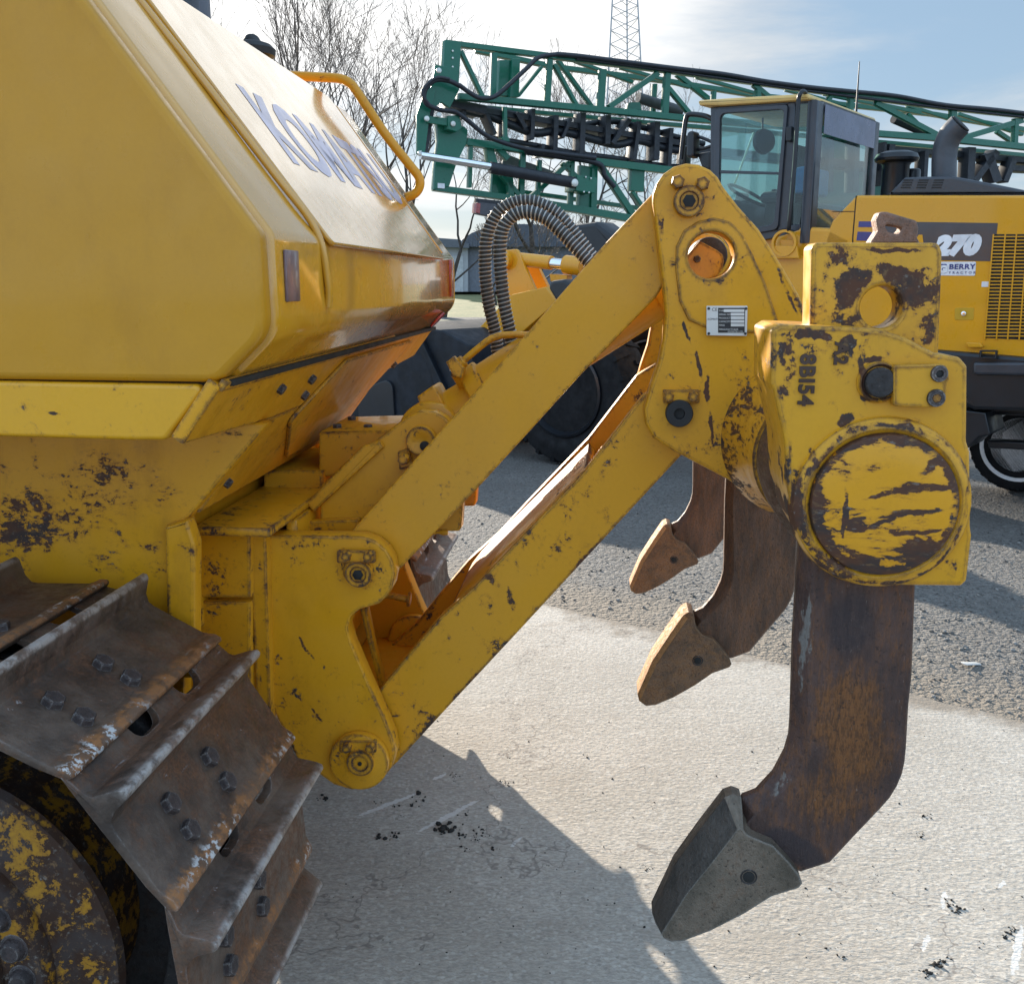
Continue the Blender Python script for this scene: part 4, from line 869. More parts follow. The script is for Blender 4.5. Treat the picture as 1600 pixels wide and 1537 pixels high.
# chassis and side tanks
lp('chassis', [(1290, 545), (1900, 610), (1900, 660), (1290, 640)], .25, 1.45, M_lb, .03)
ch = lp('step_tank', [(1459, 546, .02), (1900, 582), (1900, 650), (1520, 641, .04), (1480, 620, .04), (1462, 580)], -.04, .5, M_lb, .03)
lp('tank_band', [(1520, 566, .02), (1640, 566), (1640, 588), (1520, 586, .03)], -.07, .0, M_lg, .02, 0, ch)
lp('step_handle', [[(1530, 547, .01), (1558, 547, .01), (1557, 560), (1530, 559)], [(1533, 550), (1555, 550), (1554, 560), (1533, 559)]], -.09, -.05, M_lb, .004, 0, ch)
lp('mudguard', [(1500, 640), (1540, 645), (1548, 680, .02), (1530, 682), (1512, 700), (1505, 690)], .0, .45, M_lb, .01, 0, ch)
lp('axle_beam', [(1542, 688, .01), (1640, 694), (1640, 705), (1545, 700, .01)], .35, .5, M_lb, .01)
# tyres
def wheel(name, c, ax, Rr, wd, rim, par, lugs=22, label=None, rf=1.0):
    prof = [(Rr * .56, -wd * .40), (Rr * .62, -wd * .47), (Rr * .80, -wd * .5), (Rr * .93, -wd * .46), (Rr * .965, -wd * .36), (Rr * .97, 0), (Rr * .965, wd * .36), (Rr * .93, wd * .46), (Rr * .80, wd * .5), (Rr * .62, wd * .47), (Rr * .56, wd * .40)]
    bm = bmesh.new(); tmp = lathe(prof, c, ax, 64, 40); bm.from_mesh(tmp)
    x, y, z = basis(ax)
    for k in range(lugs):
        for sgn in (-1, 1):
            a = 2 * pi * (k + (.5 if sgn > 0 else 0)) / lugs
            er = x * cos(a) + y * sin(a); et = y * cos(a) - x * sin(a)
            vs = []
            for rr, sh in ((.90, 0), (1.0, 0)):
                for ww, tt in ((.03, -.045), (.03, .02), (.50, .065), (.50, 0)):
                    tap = .96 if rr == 1.0 and ww == .50 else 1.0
                    vs.append(bm.verts.new(Vector(c) + er * (Rr * rr * tap) + et * (Rr * tt) * (1.0 if rr < 1 else .9) + z * (sgn * wd * ww * (1 if rr < 1 else .96))))
            for f in ((0, 1, 2, 3), (7, 6, 5, 4), (0, 4, 5, 1), (1, 5, 6, 2), (2, 6, 7, 3), (3, 7, 4, 0)): bm.faces.new([vs[i] for i in f])
    me = bpy.data.meshes.new('m'); bmesh.ops.recalc_face_normals(bm, faces=bm.faces); bm.to_mesh(me); bm.free()
    me.set_sharp_from_angle(angle=R(35))
    w = part(name, me, M_rub, par, label)
    part('rim', lathe([(.02, -wd * .34), (Rr * .2, -wd * .36), (Rr * .25, -wd * .28), (Rr * .62, -wd * .26), (Rr * .68, -wd * .50), (Rr * .75, -wd * .53), (Rr * .76, -wd * .4)] if rf > 1 else [(.02, -wd * .10), (Rr * .20, -wd * .12), (Rr * .24, -wd * .05), (Rr * .44 * rf, -wd * .02), (Rr * .50 * rf, -wd * .30), (Rr * .57 * rf, -wd * .52), (Rr * .60 * rf, -wd * .50), (Rr * .57, wd * .4)], c, ax, 40), rim, w)
    return w
for a, o in ((2.55, .30), (2.55, 1.95), (-3.1, .30), (-3.1, 1.95)):
    p = L.w(a, .735, o); wheel('tyre', p, L.v, .74, .52, M_lb, loader)
# front frame, loader linkage and bucket
lp('front_frame', [(780, 392, .04), (807, 389, .05), (836, 452), (834, 476), (960, 540), (960, 640), (800, 600)], .95, 1.0, M_ly, .008)
lp('front_frame', [(812, 400), (836, 408), (858, 452), (850, 476), (838, 474)], 1.2, 1.25, M_ly, .008)
lp('lift_arm', [(700, 560), (800, 460), (852, 448, .03), (870, 472, .04), (815, 520), (720, 600)], .6, .75, M_ly, .01)
part('tilt_cylinder', sweep([L.pt(808, 405, 1.05), L.pt(862, 411, 1.05)], .075, 20), M_ly, loader)
part('cylinder_rod', sweep([L.pt(855, 410.5, 1.05), L.pt(888, 414, 1.05)], .058, 20), M_chrome, loader)
part('cylinder_end', sweep([L.pt(884, 413.5, 1.05), L.pt(912, 417, 1.05)], [.10, .10], 20), M_ly, loader)
part('link_eye', lathe([(.06, -.06), (.10, -.06), (.10, .06), (.06, .06), (.06, -.06)], L.pt(789, 407, .93), L.v, 26), M_ly, loader)
lp('grease_block', [(858, 428), (886, 430), (886, 440), (860, 440)], 1.0, 1.1, M_frame, .005)
lp('headlamp', [(888, 352, .05), (930, 346, .05), (965, 372, .05), (975, 402, .03), (905, 402, .05), (893, 385, .03)], .2, .55, M_lb, .04)
lp('front_fender', [(850, 440, .06), (880, 436, .06), (925, 462, .04), (935, 478), (868, 470, .05)], .1, .9, M_lb, .03)
lp('fender_bracket', [(860, 470), (872, 462), (888, 470), (884, 480)], .95, 1.05, M_ly, .006)
BK_ = [(470, 700), (520, 560, .15), (600, 505, .06), (690, 515, .06), (735, 540, .05), (748, 640, .1), (720, 705, .05), (600, 728)]
lp('bucket', BK_, -.1, 2.5, M_bucket, .02)
lp('bucket_side', [(560, 610, .1), (612, 590, .1), (618, 690, .1), (560, 720, .1)], -.13, -.08, M_lb, .01)
lp('bucket_rib', [(640, 515), (650, 514), (700, 620), (690, 625)], -.16, -.08, M_bucket, .01)
# wheel of a trailer parked behind the loader
wheel_t = thing('trailer_wheel', 'black trailer wheel with a white rim, seen under the wheel loader', 'wheel', tuple(V(1592, 738, 8.9).xy) + (0,))
p = V(1592, 738, 8.9); cz = .42
wheel('tyre', (p.x, p.y, cz), (sin(th), cos(th), 0), .42, .22, plain('white rim', (.80, .81, .83), .4), wheel_t, 30, None, 1.3)
for c_ in wheel_t.children:
    pass

# ------------------------------------------------------------------ crop sprayer boom
spray = thing('sprayer_boom', 'folded green lattice crop-sprayer boom with black hoses behind the wheel loader', 'sprayer boom', tuple(SP.O))
M_gr = paint('sprayer green', col=(.007, .112, .066), amount=-.9, edge=0, rough=.35, coat=.3, grime=.1, fade=.08)
M_gk = plain('boom black', (.010, .012, .018), .5, var=.3); M_st = plain('bolt zinc', (.55, .54, .50), .35, .6)
ZS = 22 / 12
def bar(p, q, wpx, off=0, dep=.09, m=None, name='brace', par=None):
    d = Vector((q[0] - p[0], q[1] - p[1])).normalized(); n = Vector((-d.y, d.x)) * wpx / 2
    return part(name, prism(SP, [(p[0] + n.x, p[1] + n.y), (q[0] + n.x, q[1] + n.y), (q[0] - n.x, q[1] - n.y), (p[0] - n.x, p[1] - n.y)], off, off + dep * ZS, .006), m or M_gr, par or spray)
def hose(pts, rpx, off, name='hose', m=None, n=6):
    P = cat([SP.pt(x, y, off) for x, y in pts], n); k = SP.pt(pts[0][0], pts[0][1], off).y / F
    return part(name, sweep(P, rpx * k, 10), m or M_gk, spray)
def plate(name, pts, off, dep, m=None, par=None): return part(name, prism(SP, pts, off, off + dep * ZS, .008), m or M_gr, par or spray)
OB = 1.5                       # the rear truss stands this far behind
# upper truss
TOPL = [(697, 66), (870, 88), (1050, 110), (1270, 140), (1476, 167), (1680, 188)]
for a, b in zip(TOPL, TOPL[1:]): bar(a, b, 8, 0, .1, name='chord')
hose([(871, 85), (905, 88), (960, 95), (1054, 107), (1130, 116), (1200, 128), (1270, 137), (1330, 143), (1400, 150), (1476, 164), (1560, 172), (1680, 187)], 3.4, -.06)
hose([(900, 92), (1054, 112), (1270, 143), (1476, 169), (1680, 192)], 2.2, -.02)
for a, b in zip([(745, 78), (870, 104), (1050, 127), (1180, 148), (1460, 178)], [(870, 104), (1050, 127), (1180, 148), (1460, 178), (1680, 215)]): bar(a, b, 7, OB, .1, name='chord')
for a, b in zip([(718, 150), (900, 167), (982, 175), (1069, 184), (1382, 209), (1465, 215)], [(900, 167), (982, 175), (1069, 184), (1382, 209), (1465, 215), (1690, 238)]): bar(a, b, 9.5, .01, .12, name='chord')
for a, b in zip([(730, 165), (1000, 190), (1380, 222)], [(1000, 190), (1380, 222), (1690, 250)]): bar(a, b, 6, OB, .1, name='chord')
for x0, y0, x1, y1, w in ((774, 82, 772, 150, 7), (861, 92, 857, 160, 7), (944, 108, 940, 168, 9), (1045, 114, 1041, 178, 8), (1118, 142, 1117, 160, 4), (1187, 140, 1186, 160, 6), (1332, 152, 1330, 200, 6), (1492, 172, 1490, 216, 8), (1590, 185, 1588, 225, 6)): bar((x0, y0), (x1, y1), w, .02, .08, name='upright')
for x0, y0, x1, y1, w in ((721, 79, 755, 150, 5.5), (867, 100, 903, 165, 5), (1030, 114, 953, 167, 8), (1046, 137, 1080, 178, 6), (1300, 150, 1268, 205, 6), (1370, 160, 1465, 210, 8), (1600, 188, 1505, 216, 8), (1180, 132, 1262, 200, 7)): bar((x0, y0), (x1, y1), w, .03, .07)
for x0, y0, x1, y1, w in ((848, 104, 811, 150, 4.5), (873, 93, 926, 166, 5), (900, 95, 990, 128, 5), (970, 105, 1080, 136, 5), (1060, 116, 1112, 157, 7), (1090, 120, 1180, 145, 5), (1230, 140, 1330, 166, 5), (1290, 146, 1440, 176, 6), (1420, 165, 1500, 190, 5), (1500, 178, 1600, 210, 5), (1025, 131, 1022, 178, 5), (1240, 160, 1238, 205, 5), (1420, 178, 1455, 212, 5), (1560, 205, 1600, 232, 6)): bar((x0, y0), (x1, y1), w, OB * .6, .07)
plate('upright_plate', [(801, 92), (813, 92), (811, 152), (797, 152)], .9, .2)
plate('upright_plate', [(781, 94), (797, 94), (797, 150), (778, 150)], 1.0, .15)
# end post and hinge plates
ep = plate('end_post', [(695, 63), (721, 66), (717, 132), (711, 134), (695, 130), (693, 112)], -.05, .14)
for x, y in ((707, 80), (707, 91), (707, 105)): part('bolt', disc(SP.pt(x, y, -.06), -SP.v, .022, .02, .004, 10), M_st, ep)
plate('hinge_plate', [(681, 101), (694, 104), (714, 106), (718, 140), (703, 169), (690, 160), (676, 170), (669, 160), (678, 122)], -.12, .06)
oa = plate('hinge_arm', [(665, 139), (677, 135), (681, 141), (672, 178), (664, 240), (662, 247), (652, 240), (652, 180)], -.20, .05)
plate('hinge_arm', [(679, 140), (684, 146), (676, 190), (668, 244), (662, 246), (670, 180)], -.02, .05, M_gk)
plate('hinge_link', [(668, 181), (707, 186), (707, 198), (668, 192)], -.26, .05)
plate('hinge_block', [(700, 181), (718, 180), (722, 200), (714, 206), (700, 202)], -.30, .16)
bp = plate('boom_plate', [(683, 192), (726, 198), (731, 204), (729, 224), (714, 254), (702, 291), (678, 296), (680, 258), (685, 222)], -.05, .1)
plate('warning_sticker', [(684, 286), (695, 287), (695, 295), (684, 294)], -.056, .006, M_wht, bp)
for x, y in ((666, 186), (685, 111), (656, 240), (707, 194), (685, 180)):
    b_ = part('hinge_pin', disc(SP.pt(x, y, -.30), -SP.v, .055, .05, .008, 18), M_st, spray)
hose([(719, 135), (702, 127), (680, 126), (664, 142), (666, 162), (688, 172), (711, 175), (730, 188), (757, 210), (786, 223), (823, 233), (860, 238), (930, 247)], 3.4, -.34)
hose([(717, 133), (735, 146), (752, 154), (773, 151), (794, 134), (822, 108), (842, 90), (871, 85)], 3.4, -.30)
hose([(702, 124), (682, 122), (664, 136), (661, 150), (672, 166)], 2.6, -.38)
# dark folded section
bar((705, 160), (760, 172), 13, .3, .4, M_gk, 'dark_chord'); bar((755, 172), (1080, 226), 9, .5, .3, M_gk, 'dark_chord')
hose([(720, 172), (760, 180), (800, 196), (835, 208), (870, 205), (905, 212), (935, 220), (965, 226), (1000, 220), (1040, 232), (1095, 238)], 6.5, .6, 'dark_pipe')
hose([(735, 165), (800, 178), (860, 190), (900, 196), (950, 190), (990, 196), (1060, 215), (1100, 225)], 4.5, .8, 'dark_pipe')
hose([(760, 215), (830, 226), (890, 238), (960, 247), (1030, 258), (1090, 262)], 4, .7, 'dark_pipe')
for x0, y0, x1, y1, w in ((728, 163, 726, 185, 4), (790, 172, 788, 215, 6), (808, 176, 822, 200, 6), (834, 170, 832, 218, 6), (870, 180, 868, 235, 7), (912, 176, 910, 240, 8), (951, 180, 950, 225, 8), (985, 186, 958, 224, 7), (1000, 190, 992, 250, 6), (1028, 190, 1026, 250, 8), (1050, 200, 1046, 262, 6), (760, 176, 775, 210, 5), (850, 225, 846, 245, 5), (893, 185, 880, 215, 5), (1075, 212, 1072, 260, 5)): bar((x0, y0), (x1, y1), w, .4, .2, M_gk, 'dark_upright')
bar((790, 167), (791, 225), 5, -.02, .06); plate('foot', [(783, 214), (795, 214), (797, 222), (786, 220)], -.04, .1)
part('dark_tube', sweep([SP.pt(997, 153, .6), SP.pt(1064, 174, .6)], .075 * ZS * .9, 16), plain('grey tube', (.06, .06, .062), .5), spray)
part('dark_tube', sweep([SP.pt(1396, 186, .5), SP.pt(1444, 207, .5)], .07 * ZS * .9, 16), M_gk, spray)
plate('tube_bracket', [(985, 160), (1000, 160), (1003, 172), (982, 172)], .3, .1)
# middle and lower green truss
bar((730, 221), (785, 229), 11, .0, .12, name='chord'); bar((785, 229), (870, 244), 8, 0, .12, name='chord'); bar((930, 252), (1110, 273), 11, 0, .12, name='chord')
hose([(820, 234), (870, 240), (930, 247)], 4.5, -.12); hose([(822, 238), (880, 246), (935, 256), (945, 275), (960, 292)], 4, -.10)
bar((680, 293), (800, 309), 9, -.02, .14, name='chord'); bar((800, 309), (1000, 343), 11, 0, .14, name='chord'); bar((820, 300), (1000, 325), 6, OB, .1, name='chord')
for x0, y0, x1, y1, w in ((737, 226, 735, 293, 5), (819, 238, 816, 305, 7), (845, 250, 842, 305, 5), (896, 246, 893, 320, 6), (773, 225, 795, 248, 9), (930, 255, 928, 335, 9)): bar((x0, y0), (x1, y1), w, .04, .08, name='upright')
for x0, y0, x1, y1, w in ((828, 311, 891, 254, 7), (934, 250, 990, 334, 9), (785, 272, 812, 305, 7), (797, 262, 800, 308, 8), (880, 255, 930, 300, 5), (990, 300, 1010, 330, 5)): bar((x0, y0), (x1, y1), w, .05, .08)
plate('boom_panel', [(770, 268), (800, 272), (806, 306), (768, 300)], .35, .08); plate('boom_panel', [(908, 258), (932, 262), (930, 332), (905, 328)], .1, .1)
plate('boom_panel', [(988, 262), (1008, 264), (1006, 300), (986, 298)], .1, .1); plate('boom_panel', [(760, 232), (772, 233), (782, 270), (764, 262)], .1, .1)
plate('grey_panel', [(790, 240), (820, 252), (850, 262), (870, 270), (830, 266), (785, 258)], .4, .05, plain('grey cover', (.09, .09, .09), .6))
part('cylinder_rod', sweep([SP.pt(657, 243, -.34), SP.pt(770, 261, -.34)], .045 * ZS, 16), M_chrome, spray)
part('cylinder_barrel', sweep([SP.pt(766, 262, -.34), SP.pt(898, 286, -.34)], .068 * ZS, 18), M_gk, spray)
plate('cylinder_block', [(902, 274, .02), (934, 278, .02), (930, 302, .02), (900, 298, .02)], -.38, .3)
part('hinge_pin', disc(SP.pt(897, 286, -.46), -SP.v, .085, .05, .01, 18), M_st, spray)
for x, y in ((915, 277), (923, 279), (912, 300), (920, 301)): part('bolt', disc(SP.pt(x, y, -.40), -SP.v, .022, .02, .004, 8), M_st, spray)
lm = plate('tail_lamp', [(747, 316, .02), (775, 319, .02), (775, 340, .02), (746, 334, .02)], -.15, .12, plain('lamp housing', (.06, .06, .07), .5))
plate('lamp_lens', [(745, 317), (751, 318), (750, 334), (744, 332)], -.16, .13, M_red, lm)
plate('lamp_bracket', [(746, 310), (800, 316), (800, 326), (746, 318)], -.05, .1, M_gk)
# right part, partly hidden by the cab
for x0, y0, x1, y1, w in ((1520, 230, 1517, 284, 11), (1449, 236, 1446, 284, 6), (1545, 240, 1560, 284, 14), (1588, 245, 1572, 284, 8), (1395, 225, 1392, 255, 9), (1384, 222, 1383, 290, 4), (1560, 236, 1525, 282, 9), (1300, 215, 1298, 300, 8), (1340, 220, 1338, 300, 8), (1240, 212, 1238, 290, 6)): bar((x0, y0), (x1, y1), w, .3, .2, M_gk, 'dark_upright')
bar((1390, 232), (1700, 258), 9, .5, .3, M_gk, 'dark_chord'); bar((1070, 232), (1390, 262), 12, .5, .3, M_gk, 'dark_chord'); bar((1578, 262), (1700, 268), 9, .5, .3, M_gk, 'dark_chord')
# carrier that holds the boom up, mostly hidden behind the loader
tank_ = plate('sprayer_tank', [(1285, 250, .5), (1420, 262, .5), (1420, 372, .4), (1285, 372, .4)], 1.8, .9, plain('tank green', (.012, .10, .07), .4))
plate('carrier_frame', [(1150, 372), (1760, 392), (1760, 404), (1150, 388)], 1.2, 1.2, M_gk)
plate('carrier_mast', [(1300, 160), (1330, 160), (1335, 385), (1300, 385)], 1.85, .2); plate('carrier_mast', [(1660, 190), (1690, 195), (1700, 395), (1670, 395)], 1.85, .2)
for x in (1240, 1690):
    p = SP.pt(x, 420, 2.6); wheel('tyre', (p.x, p.y, .8), SP.v, .8, .5, M_gr, spray)

# ------------------------------------------------------------------ radio mast far behind
MF = Frame((0, 130, 0), (1, 0, 0), (0, 1, 0)); mast = thing('radio_mast', 'tall thin steel lattice radio mast far behind the green boom', 'radio mast', tuple(V(976, 430, 130).xy) + (0,))
M_mast = plain('mast steel', (.36, .36, .38), .6)
def mp(x, y, o=0): return MF.pt(x, y, o)
def mw(y): return 16.5 + (y + 60) * .052
legs = [((-1, 0), 0), ((1, 0), 0), ((0, 0), 4.0)]
for sx, o in ((-1, 0), (1, 0), (.15, 4.2)):
    part('mast_leg', sweep([mp(976.5 + sx * mw(y), y, o) for y in (-170, 0, 200, 432)], .11, 6), M_mast, mast)
ys = [-150]; 
while ys[-1] < 420: ys.append(ys[-1] + mw(ys[-1]) * .95)
for k in range(len(ys) - 1):
    y0, y1 = ys[k], ys[k + 1]
    for (sa, oa_), (sb_, ob_) in (((-1, 0), (1, 0)), ((-1, 0), (.15, 4.2)), ((1, 0), (.15, 4.2))):
        part('mast_brace', sweep([mp(976.5 + sa * mw(y0), y0, oa_), mp(976.5 + sb_ * mw(y1), y1, ob_)], .045, 4), M_mast, mast)
        if (sa, sb_) == (-1, 1): part('mast_brace', sweep([mp(976.5 + sb_ * mw(y0), y0, ob_), mp(976.5 + sa * mw(y1), y1, oa_)], .045, 4), M_mast, mast)

# ------------------------------------------------------------------ sheds
def gpt(px, Yd): q = V(px, 440, Yd); return Vector((q.x, Yd, gzf(Yd)))
def gzf(y):
    t = min(max((y - 30) / 60, 0), 1); return t * t * (3 - 2 * t)
M_wall = plain('shed siding pale', (.34, .35, .37), .7, var=.06); M_wall2 = plain('shed siding grey', (.14, .15, .18), .7); M_roof = plain('shed roof', (.10, .11, .13), .5, .2)
shed = thing('metal_shed', 'pale grey metal shed with a dark arched roof beside the lawn', 'shed', tuple(gpt(745, 75)))
Bf = Frame((0, 75, 0), (1, 0, 0), (0, 1, 0))
part('wall', prism(Bf, [(640, 383), (731, 388), (731, 456), (640, 456)], 0, 10, .02), M_wall, shed)
part('wall', prism(Bf, [(731.5, 384), (900, 380), (900, 456), (731.5, 456)], .3, 10, .02), M_wall2, shed)
part('roof', prism(Bf, [(628, 368, .4), (716, 374), (733, 381), (733, 388), (628, 384)], -.6, 10.5, .03), M_roof, shed)
arc = [(716 + 100 * (1 - cos(t)), 386 - 36 * sin(t)) for t in [pi * k / 14 for k in range(15)]]
rv_ = part('roof', prism(Bf, arc, -.4, 12, .03), plain('arched roof', (.085, .095, .12), .45, .3), shed)
for k in range(26):
    x = 722 + k * 7.4; t = math.acos(max(-1, min(1, 1 - (x - 716) / 100))); yy = 386 - 36.6 * sin(t)
    part('roof_seam', prism(Bf, [(x, yy), (x + 1.2, yy), (x + 1.2, 386), (x, 386)], -.46, -.38, 0), M_roof, rv_)
part('shed_door', prism(Bf, [(690, 400), (724, 400), (724, 456), (690, 456)], -.06, .02, .01), plain('shed door', (.42, .43, .44), .6), shed)

# ------------------------------------------------------------------ bare trees
M_bark = plain('bark', (.055, .045, .040), .9, var=.4, bsc=12, bst=.4); M_twig = plain('twigs', (.12, .092, .075), .9, var=.3)
def tree(px, Yd, h, r0, seed, label, lean=0.0, group='bare trees beyond the lawn', low=.22, spread=1.0, name='bare_tree', depth=6, toppx=-70):
    rn = random.Random(seed); base = gpt(px, Yd); t = thing(name, label, 'tree', tuple(base), group)
    big, small = ([], []), ([], [])
    rmin = .0042 * Yd / 27
    def grow(p, d, ln, r, lv):
        n = 4 if lv < 3 else 3; pts = [p]; rs = [r]; q = p.copy(); dd = d.copy()
        for k in range(n):
            dd = (dd + Vector((rn.gauss(0, .10), rn.gauss(0, .10), rn.gauss(.02, .06) + (.05 if lv > 1 else 0)))).normalized()
            q = q + dd * (ln / n); pts.append(q.copy()); rs.append(max(rmin, r * (1 - .42 * (k + 1) / n)))
        sweep(pts, rs, 6 if lv < 2 else (4 if lv < 4 else 3), big if lv < 3 else small)
        if lv >= depth: return
        kids = 3 if lv < 2 else 2
        for k in range(kids + (1 if lv >= 2 else 0)):
            tip = k < 2; f = 1.0 if tip else rn.uniform(.35, .92); i = min(int(f * n), n - 1); o = pts[i].lerp(pts[i + 1], f * n - i) if f < 1 else pts[-1]
            x, y, z = basis(dd); a = rn.random() * 2 * pi; sp = (rn.uniform(.25, .6) if tip else rn.uniform(.5, .95)) * spread
            nd = (dd * cos(sp) + (x * cos(a) + y * sin(a)) * sin(sp)).normalized()
            grow(o, nd, ln * rn.uniform(.58, .82), rs[i] * rn.uniform(.52, .74), lv + 1)
    d0 = Vector((lean, rn.uniform(-.06, .06), 1)).normalized()
    grow(base - Vector((0, 0, .2)), d0, h * low, r0, 0)
    top = max(v.z for v in small[0]) - base.z; k_ = ((440 - toppx) / F * Yd + H - base.z) / top
    for vs in (big[0], small[0]):
        for i in range(len(vs)): vs[i] = base + (vs[i] - base) * k_
    part('trunk', finish(big[0], big[1], 60), M_bark, t); part('crown', finish(small[0], small[1], 60), M_twig, t)
    return t
tree(400, 40, 21, .36, 1, 'bare tree with forked dark limbs rising behind the bulldozer cab and hood', .0, low=.2, spread=.6, toppx=-40)
tree(520, 42, 22, .30, 12, 'bare wide-branching tree above the bulldozer handrail', .14, low=.2, spread=.95, toppx=-60)
tree(455, 46, 22, .28, 18, 'bare tree behind the black filler cap on the bulldozer hood', .03, low=.22, spread=.85, toppx=-30)
tree(590, 54, 22, .22, 71, 'tall thin bare tree behind the middle of the handrail', -.02, low=.22, spread=.8, toppx=-20)
tree(692, 46, 13, .15, 23, 'bare slim tree between the bulldozer tank and the tip of the green boom', .02, low=.28, spread=.85, toppx=150)
tree(640, 50, 22, .24, 31, 'thin bare tree standing behind the handrail near the pale shed', -.05, low=.22, spread=.9, toppx=20)
tree(840, 60, 20, .24, 44, 'bare tree behind the boom and the arched shed roof', .03, low=.24, spread=.9, toppx=105)
tree(930, 66, 22, .24, 57, 'bare tree standing beside the radio mast behind the boom', -.03, low=.24, spread=.9, toppx=110)
tree(1010, 70, 20, .22, 63, 'bare tree behind the boom at the mirror of the loader cab', .03, low=.24, spread=.9, toppx=125)
for k, (px, Yd, lb) in enumerate(((775, 58, 'low bare thicket beside the arched shed'), (850, 54, 'low bare thicket behind the loader tilt cylinder'), (915, 58, 'low bare thicket behind the black loader headlamp'))):
    tree(px, Yd, 9.0, .10, 80 + k, lb, 0, 'bare bushes beyond the lawn', .16, 1.1, 'bare_bush', 5, toppx=330 - 12 * k)
# ------------------------------------------------------------------ ground
def gz(y): 
    t = min(max((y - 30) / 60, 0), 1); return 1.0 * t * t * (3 - 2 * t)
def sheet(x0, x1, ys, lift, n=1):
    verts, faces = [], []
    for y in ys: verts += [(x0, y, gz(y) + lift), (x1, y, gz(y) + lift)]
    faces = [(2 * i, 2 * i + 1, 2 * i + 3, 2 * i + 2) for i in range(len(ys) - 1)]
    return finish(verts, faces)
m = Mat('gravel')
v1 = m.n('ShaderNodeTexVoronoi', {'Vector': m.obj, 'Scale': 38}); v2 = m.n('ShaderNodeTexVoronoi', {'Vector': m.obj, 'Scale': 90})
nb = m.noise(1.4, 6, .65).outputs[0]; nf = m.noise(60, 5, .7).outputs[0]; nm_ = m.noise(9, 5, .7).outputs[0]
c = m.mix(m.n('ShaderNodeSeparateColor', {0: v1.outputs['Color']}).outputs[0], (.058, .054, .050), (.165, .156, .145))
c = m.mix(m.ramp(nf, .4, .7), c, (.21, .20, .187)); c = m.mix(m.ramp(nb, .42, .68, 0, .55), c, (.115, .105, .095)); c = m.mix(m.ramp(nm_, .58, .72, 0, .6), c, (.075, .068, .062))
# brown dirt along the edge of the concrete
sepp = m.n('ShaderNodeSeparateXYZ', {0: m.obj})
dist = m.f('SUBTRACT', m.f('ADD', m.f('MULTIPLY', sepp.outputs[0], .64), sepp.outputs[1]), 5.17)
dd = m.f('ADD', dist, m.f('MULTIPLY', m.f('SUBTRACT', m.noise(1.6, 5, .65).outputs[0], .5), 1.6))
c = m.mix(m.ramp(dd, 1.0, .15, 0, .8), c, (.20, .168, .132))
hh = m.f('ADD', m.f('MULTIPLY', v1.outputs['Distance'], -.7), m.f('ADD', m.f('MULTIPLY', v2.outputs['Distance'], -.3), m.f('MULTIPLY', nf, .4)))
M_gravel = m.done(c, .92, 0, m.bump(hh, .9, .03))
setting('ground', sheet(-400, 400, [-80, 20, 30, 40, 50, 60, 70, 80, 90, 120, 900], 0), M_gravel)
m = Mat('concrete')
w = m.map(m.obj, rot=(0, 0, R(-20)), sc=(1.0, 2.2, 1))
a1 = m.noise(16, 6, .62, w, 1.2).outputs[0]; a2 = m.noise(55, 5, .65, w, .6).outputs[0]; a3 = m.noise(1.3, 5, .6).outputs[0]; a4 = m.noise(230, 3).outputs[0]
vo = m.n('ShaderNodeTexVoronoi', {'Vector': m.obj, 'Scale': 60, 'Randomness': 1.0})
c = m.mix(m.ramp(a3, .3, .72), (.40, .362, .31), (.50, .46, .405))
c = m.mix(m.ramp(a2, .36, .66), m.mix(.6, c, (.21, .19, .165)), c)
c = m.mix(m.ramp(a1, .56, .74, 0, .35), c, (.66, .63, .58))
ag = m.n('ShaderNodeTexVoronoi', {'Vector': m.n('ShaderNodeVectorMath', {0: m.obj, 1: m.n('ShaderNodeVectorMath', {0: m.noise(40, 3).outputs['Color'], 3: .02}, operation='SCALE').outputs[0]}, operation='ADD').outputs[0], 'Scale': 62}); agc = m.n('ShaderNodeSeparateColor', {0: ag.outputs['Color']}).outputs
c = m.mix(m.f('MULTIPLY', m.ramp(agc[0], .45, .8), m.ramp(ag.outputs['Distance'], .55, .25, 0, .3)), c, (.66, .63, .58))
c = m.mix(m.f('MULTIPLY', m.ramp(agc[1], .72, .85), m.ramp(ag.outputs['Distance'], .5, .2, 0, .5)), c, (.20, .185, .17))
c = m.mix(m.ramp(m.noise(120, 5, .7, w).outputs[0], .55, .68, 0, .5), c, (.17, .15, .13))
c = m.mix(m.ramp(a4, .66, .74, 0, .55), c, (.10, .09, .085))
st = m.noise(2.6, 6, .7, m.map(m.obj, sc=(1, 2.4, 1))).outputs[0]
c = m.mix(m.ramp(st, .56, .74, 0, .55), c, (.26, .22, .18))
st2 = m.noise(.8, 6, .72, m.map(m.obj, rot=(0, 0, .5), sc=(1, 2.0, 1))).outputs[0]; c = m.mix(m.ramp(st2, .50, .68, 0, .45), c, (.33, .29, .245))
sepp = m.n('ShaderNodeSeparateXYZ', {0: m.obj})
dist = m.f('SUBTRACT', m.f('ADD', m.f('MULTIPLY', sepp.outputs[0], .64), sepp.outputs[1]), 5.17)
dd = m.f('ADD', dist, m.f('MULTIPLY', m.f('SUBTRACT', m.noise(2.2, 6, .7).outputs[0], .5), 1.1))
c = m.mix(m.ramp(dd, -.22, .02, 0, .85), c, (.20, .165, .13))
